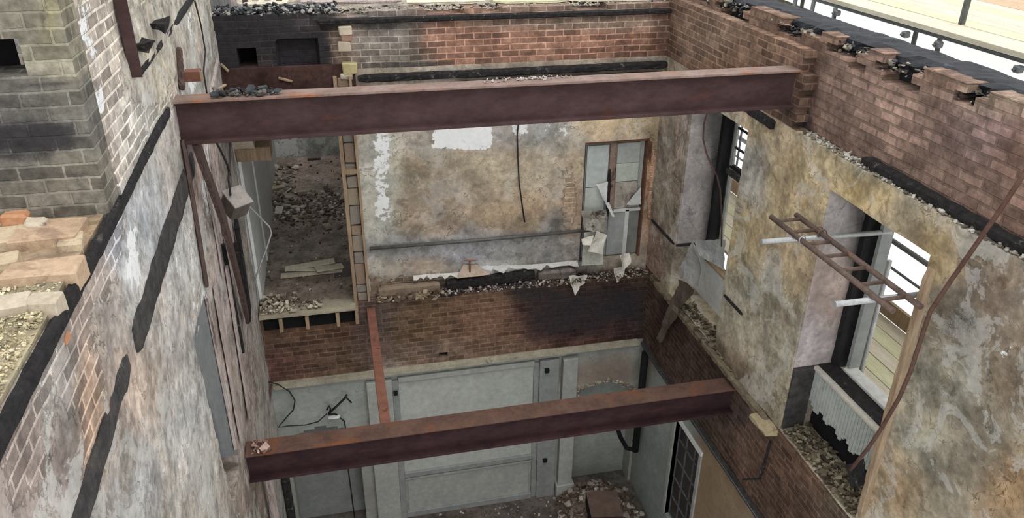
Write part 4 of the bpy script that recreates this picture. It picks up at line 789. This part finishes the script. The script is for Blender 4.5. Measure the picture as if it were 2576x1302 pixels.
# ---- ladder lying on two scaffold tubes through the near window
zt = 6.48
def scaf(name, a, b, m, label, cat='scaffold tube', r=.0242, group=None):
    t = MB().tube([a, b], r, 16).build(name, m); return tag(t, label, cat, group)
a = az(1915, 608, zt); b = az(2235, 583, zt); scaf('scaffold_tube', a, b+(b-a)*.02, m_galv, 'bright galvanised tube poking in through near window under the far end of ladder')
y1t = a.y
a = az(2103, 768, zt); b = az(2330, 738, zt); a2 = a; b2 = Vector((b.x+.5, max(b.y, W2[0]+.05), zt)); scaf('scaffold_tube', Vector((a.x, b2.y, zt)), b2, m_galv, 'short galvanised tube poking in through near window under the near end of ladder')
zl = zt+.05
s0, s1 = az(1940, 545, zl), az(2247, 782, zl); q0, q1 = az(2003, 540, zl), az(2317, 772, zl)
t = empty('ladder', (s0+s1)/2, 'brown rusty tubular ladder lying flat across two tubes at the near window', 'ladder')
MB().tube([s0, s1], .024, 14).build('stile', m_ladder, t); MB().tube([q0, q1], .024, 14).build('stile', m_ladder, t)
for k in range(7):
    f_ = .055+k*.142; MB().tube([s0.lerp(s1, f_), q0.lerp(q1, f_)], .017, 10).build('rung', m_ladder, t)
# ties
MB().tube([s0.lerp(s1, .30)+Vector((0, 0, .03))+Vector((.03*math.cos(a_), .0, .035*math.sin(a_)-.02)) for a_ in [k*PI/4 for k in range(9)]], .006, 6).build('tie_wire', m_galv); tag(C.objects[-1], 'white tie wire looped round the left ladder stile', 'wire')
MB().tube([q0.lerp(q1, .26)+Vector((.035*math.cos(a_), .01*a_, .045*math.sin(a_))) for a_ in [k*PI/5 for k in range(14)]], .006, 6).build('tie_wire', m_ladder); tag(C.objects[-1], 'brown twisted wire on the right ladder stile', 'wire')
# ---- long bent rusty rod down the right-hand side
rod = [(2600, 400), (2571, 444), (2523, 517), (2455, 615), (2390, 708), (2340, 783), (2314, 860), (2292, 930), (2262, 1000), (2215, 1080), (2185, 1125), (2160, 1155), (2140, 1180)]
MB().tube([ax(x, y, R0-.12-.10*math.sin(PI*k/12)) for k, (x, y) in enumerate(rod)], [.016]*13, 9).build('bent_rod', mat('rod_rust', '4c352c', '5f473c', 12, .8, .1, .3))
tag(C.objects[-1], 'long bent rusty rod sweeping down past the right side of the near window', 'rod')
sheet('charred_rag', ax(2130, 1170, R0-.03), ax(2170, 1150, R0-.0), ax(2175, 1215, R0-.02), ax(2145, 1230, R0-.03), m_char, .03, 'black charred scrap caught on the ledge at the foot of the bent rod', 'scrap', .02, n=8)
# thin leaning pieces on the lower brick
timber('thin_stick', ax(1735, 965, R0-.05), ax(1790, 895, R0-.03), .015, .015, m_cable_brown, 'thin stick leaning on the right-hand brick above the low beam', 'stick')
timber('charred_stay', ax(1938, 1110, R0-.05), ax(1912, 1200, R0-.06), .03, .03, m_char, 'thin charred vertical piece hanging below the right ledge', 'stick')
timber('charred_stay', ax(1868, 1205, R0-.06), ax(1915, 1203, R0-.06), .025, .02, m_char, 'thin charred horizontal piece on the burnt batten at lower right', 'stick')
MB().tube([(R0-.08, 2.0, 2.985), (R0-.08, 9.2, 2.985)], .008, 6).build('pale_conduit', m_tube_dk); tag(C.objects[-1], 'thin grey conduit along the burnt batten at the foot of right brickwork', 'conduit')
timber('hanging_strip', ay(1628, 890, 9.2), ay(1617, 975, 9.2), .015, .02, m_char, 'dark strip hanging in the back right corner behind the low beam', 'strip')

# ---- burnt wall head on the right
timber('wall_plate', (R0+.42, 1.8, 8.05), (R0+.42, 9.6, 8.05), .40, .13, m_tar, 'thick tar-black burnt wall plate along the top of the right wall', 'timber', n=90, jitter=.03)
rubble('wall_head_rubble', rect(R0+.14, R0+.34, 2.2, 9.4, 7.96, .10), 1600, (.008, .045), ['2b2d31', '3f4146', '6d6860', '8b8478', '1d1f22', 'a1998a'], 'charred brick crumbs and straw-like splinters along the head of right wall', slabs=.55)
# ---- scaffold outside the right wall
m_b = [m_board, m_board_green, m_board]
xs = [5.50, 5.82, 6.06, 6.30, 6.54, 6.78]
for k, x in enumerate(xs):
    o = MB().box((x, 1.0, 8.062), (x+(.30 if k == 0 else .235), 13.5, 8.10)).build('scaffold_board', m_b[k % 3])
    tag(o, ['wide cream outer scaffold board nearest the burnt wall, top right', 'first narrow board of the upper scaffold deck from the wall', 'second narrow board of the upper scaffold deck', 'third narrow board of the upper scaffold deck', 'fourth narrow board of the upper scaffold deck', 'fifth narrow board of the upper scaffold deck, by the brown sheet'][k], 'scaffold board', 'upper scaffold deck boards')
o = MB().box((7.03, 1.0, 8.08), (8.3, 13.5, 8.10)).build('brown_sheet', m_ply); tag(o, 'flat brown boarding beyond the upper scaffold deck, top right corner', 'board')
o = MB().box((5.46, 1.0, 8.055), (5.50, 13.5, 8.10)).build('deck_edge_board', m_board); tag(o, 'weathered edge board under the upper scaffold deck', 'board')
scaf('ledger_tube', (5.52, 1.0, 8.03), (5.52, 13.5, 8.03), m_tube_dk, 'long scaffold tube under the inner edge of the upper deck')
ups = [(2000, 0, 'leftmost'), (2046, 0, 'second from left'), (2104, 0, 'third from left'), (2309, 62, 'thinner one of the near pair'), (2370, 78, 'thicker one of the near pair')]
for x, y, w_ in ups:
    p = az(x, y, 8.0) if y else az(x, 2, 8.0)
    if y == 0: p = Vector((5.46, az(x, 10, 8.0).y*5.46/az(x, 10, 8.0).x, 8.0))
    scaf('scaffold_upright', (p.x, p.y, 4.0), (p.x, p.y, 8.02), m_tube_dk, 'scaffold upright below the upper deck behind right wall, '+w_, group='uprights under the upper deck')
p = az(2390, 62, 8.1); scaf('scaffold_upright', (5.84, p.y, 8.1), (5.84, p.y, 10.2), m_tube_dk, 'scaffold upright rising above the upper deck boards, top right', r=.03)
def coupler(p, label):
    p = Vector(p); t = empty('tube_coupler', p, label, 'coupler')
    cb = MB().box(p-Vector((.035, .035, .03)), p+Vector((.035, .035, .03))).build('coupler_body', m_tube_dk, t, bevel=.012)
    MB().tube([p+Vector((-.033, 0, .0)), p+Vector((-.06, 0, 0))], .010, 6).build('coupler_bolt', m_tube_dk, cb)
for (x, y, l) in ((2110, 8, 'scaffold coupler at far end of the upper deck edge'), (2285, 58, 'scaffold coupler midway along the upper deck edge'), (2368, 82, 'scaffold coupler atop the near pair of uprights'), (2572, 140, 'scaffold coupler on upper deck edge at right side of picture')):
    q = az(x, y, 7.97); coupler((5.46, q.y*5.46/q.x, 7.97), l)
# lower deck seen through the windows
for k in range(5):
    x = 4.95+k*.21
    o = MB().box((x, 2.0, 4.71), (x+.2, 11.5, 4.75), jit=.003).build('deck_board', m_board_green if k % 2 else m_board)
    tag(o, 'pale long scaffold plank outside the windows, '+['nearest the wall', 'second from the wall', 'middle one', 'fourth from the wall', 'farthest from the wall'][k], 'scaffold board', 'lower scaffold deck planks')
o = MB().box((6.0, 2.0, 4.75), (6.04, 11.5, 4.95)).build('toe_board', m_wood); tag(o, 'upright toe board edging the planks outside the near window', 'board')
scaf('guard_rail', (6.0, 2.0, 5.64), (6.0, 11.5, 5.64), m_tube_dk, 'upper guard rail tube outside the near window', r=.03)
scaf('guard_rail', (6.0, 2.0, 5.34), (6.0, 11.5, 5.34), m_tube_dk, 'thin lower guard rail tube outside the near window', r=.016)
scaf('scaffold_upright', (5.96, 6.98, 4.0), (5.96, 6.98, 5.72), m_tube_dk, 'scaffold upright joining the guard rails outside near window')
scaf('scaffold_upright', (5.96, 9.4, 4.0), (5.96, 9.4, 8.0), m_tube_dk, 'scaffold upright seen through the far window')
scaf('scaffold_upright', (4.98, 5.66, 2.5), (4.98, 5.66, 6.1), m_galv, 'pale scaffold upright close behind the burnt frame of near window')
coupler((5.96, 6.98, 5.64), 'scaffold coupler on the guard rail outside near window')
# outside ground and white sheeting
ms = bpy.data.materials.new('white_sheeting'); N_s, L_s = nt(ms); b_ = N_s['Principled BSDF']; tr = N_s.new('ShaderNodeBsdfTranslucent'); mx = N_s.new('ShaderNodeMixShader')
b_.inputs['Base Color'].default_value = (.93, .94, .95, 1); b_.inputs['Roughness'].default_value = .6; tr.inputs[0].default_value = (.99, .99, .99, 1); mx.inputs[0].default_value = .78
L_s.new(b_.outputs[0], mx.inputs[1]); L_s.new(tr.outputs[0], mx.inputs[2]); L_s.new(mx.outputs[0], N_s['Material Output'].inputs[0])
v = []; ny, nz_ = 90, 40
for i in range(ny+1):
    for j in range(nz_+1): v.append((6.95+.05*math.sin(i*.55)+.03*math.sin(j*.7+i*.2), -2+i*.22, -1+j*.225))
o = MB().add(v, [(i*(nz_+1)+j, (i+1)*(nz_+1)+j, (i+1)*(nz_+1)+j+1, i*(nz_+1)+j+1) for i in range(ny) for j in range(nz_)], True).build('scaffold_sheeting', ms)
tag(o, 'white translucent sheeting hung on the scaffold outside the right wall and windows', 'sheeting')

# ================================================================== GROUND FLOOR
YG = 9.35
t = empty('cornice', (1.5, YG-.04, 2.9), 'dusty cream cornice moulding along the top of the pale back wall', 'cornice')
MB().box((L0+.05, YG-.10, 2.93), (4.12, YG, 2.99), jit=.002).build('cornice_shelf', mat('dusty_cream', '8f8a78', 'a8a390', 8, .85, 0, .4, c3='6f6858'), t, sub=3, jitter=.006)
MB().box((L0+.05, YG-.05, 2.86), (3.0, YG, 2.93)).build('cornice_moulding', m_pale, t, bevel=.01)
t = empty('panelled_chimney_breast', (1.5, YG, ZF), 'pale grey panelled chimney breast framed by flat pilasters', 'panelling')
yf = YG-.06
def pbox(x0, x1, z0, z1, y0, m, n, bv=.006): return MB().box((x0, y0, z0), (x1, YG+.01, z1)).build(n, m, t, bevel=bv)
pbox(.04, .40, ZF, 2.84, yf-.04, m_pale, 'pilaster'); pbox(.40, .49, ZF, 2.80, yf-.005, m_pale_dk, 'pilaster_return')
pbox(2.58, 2.88, ZF, 2.84, yf-.02, m_pale_dk, 'pilaster'); pbox(2.50, 2.58, ZF, 2.80, yf+.02, m_pale_dk, 'pilaster_return')
pbox(2.93, 3.16, ZF+.25, 2.84, yf-.06, m_pale, 'side_pilaster'); pbox(2.90, 3.20, ZF, ZF+.25, yf-.09, m_pale, 'pilaster_base')
pbox(.49, 2.50, 1.04, 2.78, yf+.045, mat('panel_grey', 'a1a49e', 'aaada7', 2, .7, 0, .08, c3='949690', t3=(.6, .8)), 'upper_panel'); pbox(.53, 2.46, .24, 1.0, yf+.045, m_pale, 'lower_panel')
pbox(.49, 2.50, .97, 1.06, yf+.0, m_pale_dk, 'mid_rail'); pbox(.49, 2.50, .90, .94, yf+.02, m_pale, 'bead')
pbox(.49, 2.50, ZF, .26, yf-.0, m_pale_dk, 'bottom_rail'); pbox(.49, 2.50, 2.76, 2.84, yf-.0, m_pale, 'top_rail')
for x, z in ((.44, 2.62), (2.68, 2.68), (2.70, .95)):
    o = MB().box((x-.03, YG-.13, z-.025), (x+.03, YG-.085, z+.03), jit=.004).build('socket_hole', m_dark); tag(o, {.44: 'small dark fixing on the left pilaster top beside the steel joist', 2.68: 'small dark fixing on the right pilaster top', 2.70: 'small dark fixing low on the right pilaster'}[x], 'fixing')
# black cables and lamp bracket on the pale wall
t = empty('wall_light_bracket', ay(840, 1030, YG-.08), 'broken black wall light bracket with charred arm on the pale left wall panel', 'light fitting')
def pts(l, Y): return [ay(x, y, Y) for x, y in l]
MB().tube(pts([(826, 1040), (850, 1018), (868, 1000), (872, 992)], YG-.12), .016, 8).build('bracket_arm', m_cable, t); ba_ = C.objects[-1]
MB().tube(pts([(868, 996), (884, 1012)], YG-.12), .013, 8).build('bracket_tip', m_cable, ba_)
MB().tube(pts([(822, 1030), (828, 1020), (832, 1030), (826, 1042), (842, 1040), (852, 1046)], YG-.11), .015, 8).build('bracket_knot', m_char, t)
MB().box(ay(825, 1043, YG-.14)-Vector((0, .02, .06)), ay(855, 1050, YG-.14)+Vector((0, .03, .03)), jit=.01).build('white_terminal', m_white_clean, t)
MB().tube(pts([(668, 958), (700, 966), (728, 984), (742, 1006), (738, 1030), (720, 1050), (700, 1074), (730, 1070), (770, 1068), (800, 1060), (822, 1040)], YG-.10), .009, 7).build('loose_cable', m_cable)
tag(C.objects[-1], 'black loose cable curling from the back left corner to the wall light bracket', 'cable')
MB().tube(pts([(852, 1048), (866, 1058), (870, 1080), (868, 1130), (876, 1180), (884, 1240), (892, 1302)], YG-.07), .010, 7).build('loose_cable', m_cable)
tag(C.objects[-1], 'black loose cable dropping from the wall light bracket to ground floor', 'cable')
# right arch niche, burnt pipe, window
t = empty('black_pipe', (4.1, 9.0, 1.2), 'thick black square-looking pipe bent like an L in the back right ground corner', 'pipe')
MB().tube([Vector((4.12, 9.02, 2.95)), Vector((4.12, 9.02, 1.08))], .055, 12).build('down_pipe', m_dark, t)
MB().tube([Vector((4.12, 9.02, 1.10)), Vector((3.98, 9.04, 1.14)), Vector((3.87, 9.08, 1.36)), Vector((3.82, 9.1, 1.52))], .035, 10).build('pipe_bend', m_dark, t)
MB().tube(pts([(1605, 1058), (1598, 1080), (1592, 1110)], 9.08), .012, 6).build('hanging_wire', m_cable); tag(C.objects[-1], 'short dark wire hanging by the black pipe in back right corner', 'wire')
def rim(a0, a1):
    def f():
        a_ = random.uniform(a0, a1); r_ = 1+random.gauss(.04, .03); return (3.62+.56*r_*math.cos(a_), YG-random.uniform(.0, .02), 2.25-.42+.42*r_*math.sin(a_))
    return f
rubble('arch_plaster_edge', rim(.1, PI-.1), 420, (.008, .035), ['a39b88', 'b5ad9a', '8a8170', '77706a'], 'flaking cream plaster edge round the head of the right arched recess', slabs=.7)
rubble('plaster_flakes', lambda: (random.uniform(3.0, 3.25), YG-.01, random.uniform(1.95, 2.3)), 60, (.008, .035), ['b5ad9a', '9d9585'], 'cream plaster flakes on the right pilaster side of the arched recess', slabs=.7)
t = empty('window_3', (R0+.05, 7.6, .75), None, None); t['kind'] = 'structure'
MB().box((R0+.10, WG[0], WG[2]), (R0+.11, WG[1], WG[3])).build('window_pane', m_glass_dark, t)
for yy in np.linspace(WG[0], WG[1], 4): MB().box((R0+.08, yy-.007, WG[2]), (R0+.10, yy+.007, WG[3])).build('glazing_bar', m_tube_dk, t)
for zz in np.linspace(WG[2], WG[3], 6): MB().box((R0+.08, WG[0], zz-.007), (R0+.10, WG[1], zz+.007)).build('glazing_bar', m_tube_dk, t)
MB().box((R0-.0, WG[0]-.06, WG[3]), (R0+.10, WG[1]+.08, WG[3]+.09), jit=.01).build('window_head', m_white_clean, t, bevel=.01)
MB().box((R0+.0, WG[1], WG[2]), (R0+.10, WG[1]+.07, WG[3]+.02)).build('window_jamb', m_pale, t)
MB().box((R0+.0, WG[0]-.06, WG[2]), (R0+.10, WG[0], WG[3]+.02)).build('window_jamb', m_pale, t)
# ground floor heap
hc = az(1500, 1262, .45)
def heap():
    a_ = random.uniform(0, 2*PI); r_ = random.random()**.6
    return (hc.x+.05+r_*.65*math.cos(a_), min(hc.y+.05+r_*.75*math.sin(a_), 9.3), ZF+.42*(1-r_**1.3))
rubble('rubble_heap', heap, 1500, (.012, .07), ['5f5349', '6f6257', '4a3f38', '8d857a', '58493e', 'a39c92'], 'brown rubble heap in the right arched recess of the ground floor', slabs=.4)
mb = MB(); N_ = 20; v = [(hc.x+.05, hc.y+.05, ZF+.45)]
for j in range(1, 5):
    for k in range(N_): r_ = j/4; a_ = 2*PI*k/N_; v.append((hc.x+.05+r_*.7*math.cos(a_), min(hc.y+.05+r_*.8*math.sin(a_), 9.34), ZF-.02+.44*(1-r_**1.3)))
f = [(0, 1+k, 1+(k+1) % N_) for k in range(N_)]+[(1+j*N_+k, 1+(j+1)*N_+k, 1+(j+1)*N_+(k+1) % N_, 1+j*N_+(k+1) % N_) for j in range(3) for k in range(N_)]
tag(mb.add(v, f).build('earth_mound', mat('earth', '554a41', '66594e', 6, .95, 0, .6), sub=2, jitter=.03), 'low mound of brown earth under the ground floor rubble', 'mound')
p = az(1520, 1265, .70); t = empty('tin_chest', p, 'dark brown open box sitting on the ground floor rubble heap', 'box')
Rz = Matrix.Rotation(-.15, 3, 'Z')
MB().box(p-Vector((.24, .26, .02)), p+Vector((.24, .26, .0)), rot=Rz, c=p).build('box_lid', mat('brown_tin', '5a4a42', '6d5a50', 7, .7, .1, .3, c3='857568'), t)
MB().box(p-Vector((.24, .26, .34)), p+Vector((.24, -.23, -.02)), rot=Rz, c=p).build('box_front', mat('dark_brown_tin', '33231f', '46322c', 7, .7, .1, .3), t)
MB().box(p-Vector((.24, .26, .34)), p+Vector((-.21, .26, -.02)), rot=Rz, c=p).build('box_side', m_dark, t)
rubble('floor_crumbs', rect(.3, 3.0, 8.3, 9.25, ZF, .01), 200, (.008, .035), ['9b958c', 'b7b2a8', '4c453f', '6d655c'], 'pale crumbs scattered on the ground floor in front of the panelling')
rubble('floor_crumbs', rect(3.2, 4.15, 7.6, 9.2, ZF, .03), 260, (.012, .07), ['8f8a80', 'a8a297', '4c453f', '6d655c'], 'grey rubble along the foot of the right ground floor wall')
# low left corner
timber('split_post', (L0+.09, 7.35, .4), (L0+.09, 7.35, 3.45), .10, .10, m_lath, 'split grey white post standing below the left end of the low beam', 'timber', upv=(0, 1, 0), n=30, jitter=.02)
timber('dark_upright', (L0+.24, 7.6, .4), (L0+.24, 7.6, 2.9), .10, .10, m_char, 'black upright board right of the split post in low left corner', 'timber', upv=(0, 1, 0), n=20, jitter=.008)

# ================================================================== LEFT LEDGE
slab('wall_left', 'z', 7.725, (-3.2, L0-.03), (1.2, 4.32), -.2, .05, default='978c78', tint=[(100, 620, (120, 60), 'a8937a'), (60, 850, (80, 80), 'a39a82')], pl=(1.3, ()), so=(-.4, ()), rough=.03, m=MW)
m_tan = mat('tan_brick', 'a58c72', 'b89f86', 5, .9, 0, .6, c3='8c7561', t3=(.55, .68), dist=.02)
m_tan2 = mat('pale_tan_brick', 'ab997f', 'bfad92', 5, .9, 0, .6, c3='8d7e68', t3=(.55, .68), dist=.02)
m_orange = mat('orange_brick', 'a0704f', 'ae8262', 7, .9, 0, .5, c3='8f5a40')
blk = [((120, 580), .30, .27, m_tan, .03, 'large tan block on the left ledge against the cross wall'), ((20, 590), .16, .16, m_tan2, -.1, 'tan block at the left edge of picture below the orange brick'), ((110, 675), .33, .17, m_tan, .05, 'long tan brick on left ledge, next in front of the large tan block'),
       ((0, 655), .16, .12, m_tan2, .1, 'small pale tan brick at left edge of the ledge'), ((178, 600), .10, .16, m_tan2, .1, 'pale tan brick beside the charred edge timber on the ledge'), ((10, 760), .18, .12, m_stone, .2, 'dull stone at left edge above the crumbly mortar'), ((110, 752), .14, .10, m_stone, -.2, 'dull stone half buried in crumbly mortar near charred edge')]
for (q, a_, b_, m, rz, l) in blk:
    p = az(*q, 7.775); MB().box(p-Vector((a_/2, b_/2, .09)), p+Vector((a_/2, b_/2, .01)), jit=.012, rot=Matrix.Rotation(rz, 3, 'Z')).build('ledge_block', m, bevel=.006, sub=2, jitter=.007)
    tag(C.objects[-1], l, 'brick')
p = az(42, 552, 7.80); MB().box(p-Vector((.07, .05, .06)), p+Vector((.06, .05, .03)), jit=.015).build('orange_brick', m_orange, bevel=.015, sub=2, jitter=.012); tag(C.objects[-1], 'rounded orange brick on the left ledge at the foot of cross wall', 'brick')
p = az(90, 562, 7.79); MB().box(p-Vector((.05, .05, .05)), p+Vector((.05, .05, .03)), jit=.015).build('grey_stone', m_stone, bevel=.015, sub=2, jitter=.012); tag(C.objects[-1], 'grey stone right beside the orange brick', 'stone')
rubble('crumbly_mortar', lambda: (random.uniform(-1.62, -1.30), random.uniform(2.4, 3.58), 7.724+random.uniform(0, .02)), 3500, (.003, .013), ['c0b493', 'a39878', 'd0c6a8', '8b8066', 'b5aa8c'], 'loose yellowish crumbly mortar on the left ledge', slabs=.3)
rubble('crumbly_mortar', lambda: (random.uniform(-2.2, -1.32), random.uniform(3.5, 4.28), 7.724+random.uniform(0, .01)), 260, (.004, .02), ['a3917a', '8f8270', 'b5a58b', '6f665b'], 'brick crumbs between the tan blocks on the left ledge', slabs=.3)
MB().box((L0-.05, 3.25, 7.56), (L0+.012, 3.32, 7.60), jit=.006).build('red_brick_end', m_orange, bevel=.004); tag(C.objects[-1], 'small red brick end showing under the charred left wall edge', 'brick')
# dark boxes and slab added behind openings to paint in their unlit depth
o = MB().box((-2.2, 4.56, 8.3), (-1.3, 5.2, 8.9)).build('dark_backing_3', m_dark); tag(o, kind='structure')
o = MB().box((-1.2, YB+.39, 7.15), (-.6, YB+.8, 7.7)).build('dark_backing_4', m_dark); tag(o, kind='structure')
slab('ceiling', 'z', 2.95, (L0-.4, .4), (9.85, 15.5), -.1, .3, default='3b3632', pl=(1.2, ()), so=(.2, ()), rough=0)  # dark slab added so the corridor floor hole reads unlit
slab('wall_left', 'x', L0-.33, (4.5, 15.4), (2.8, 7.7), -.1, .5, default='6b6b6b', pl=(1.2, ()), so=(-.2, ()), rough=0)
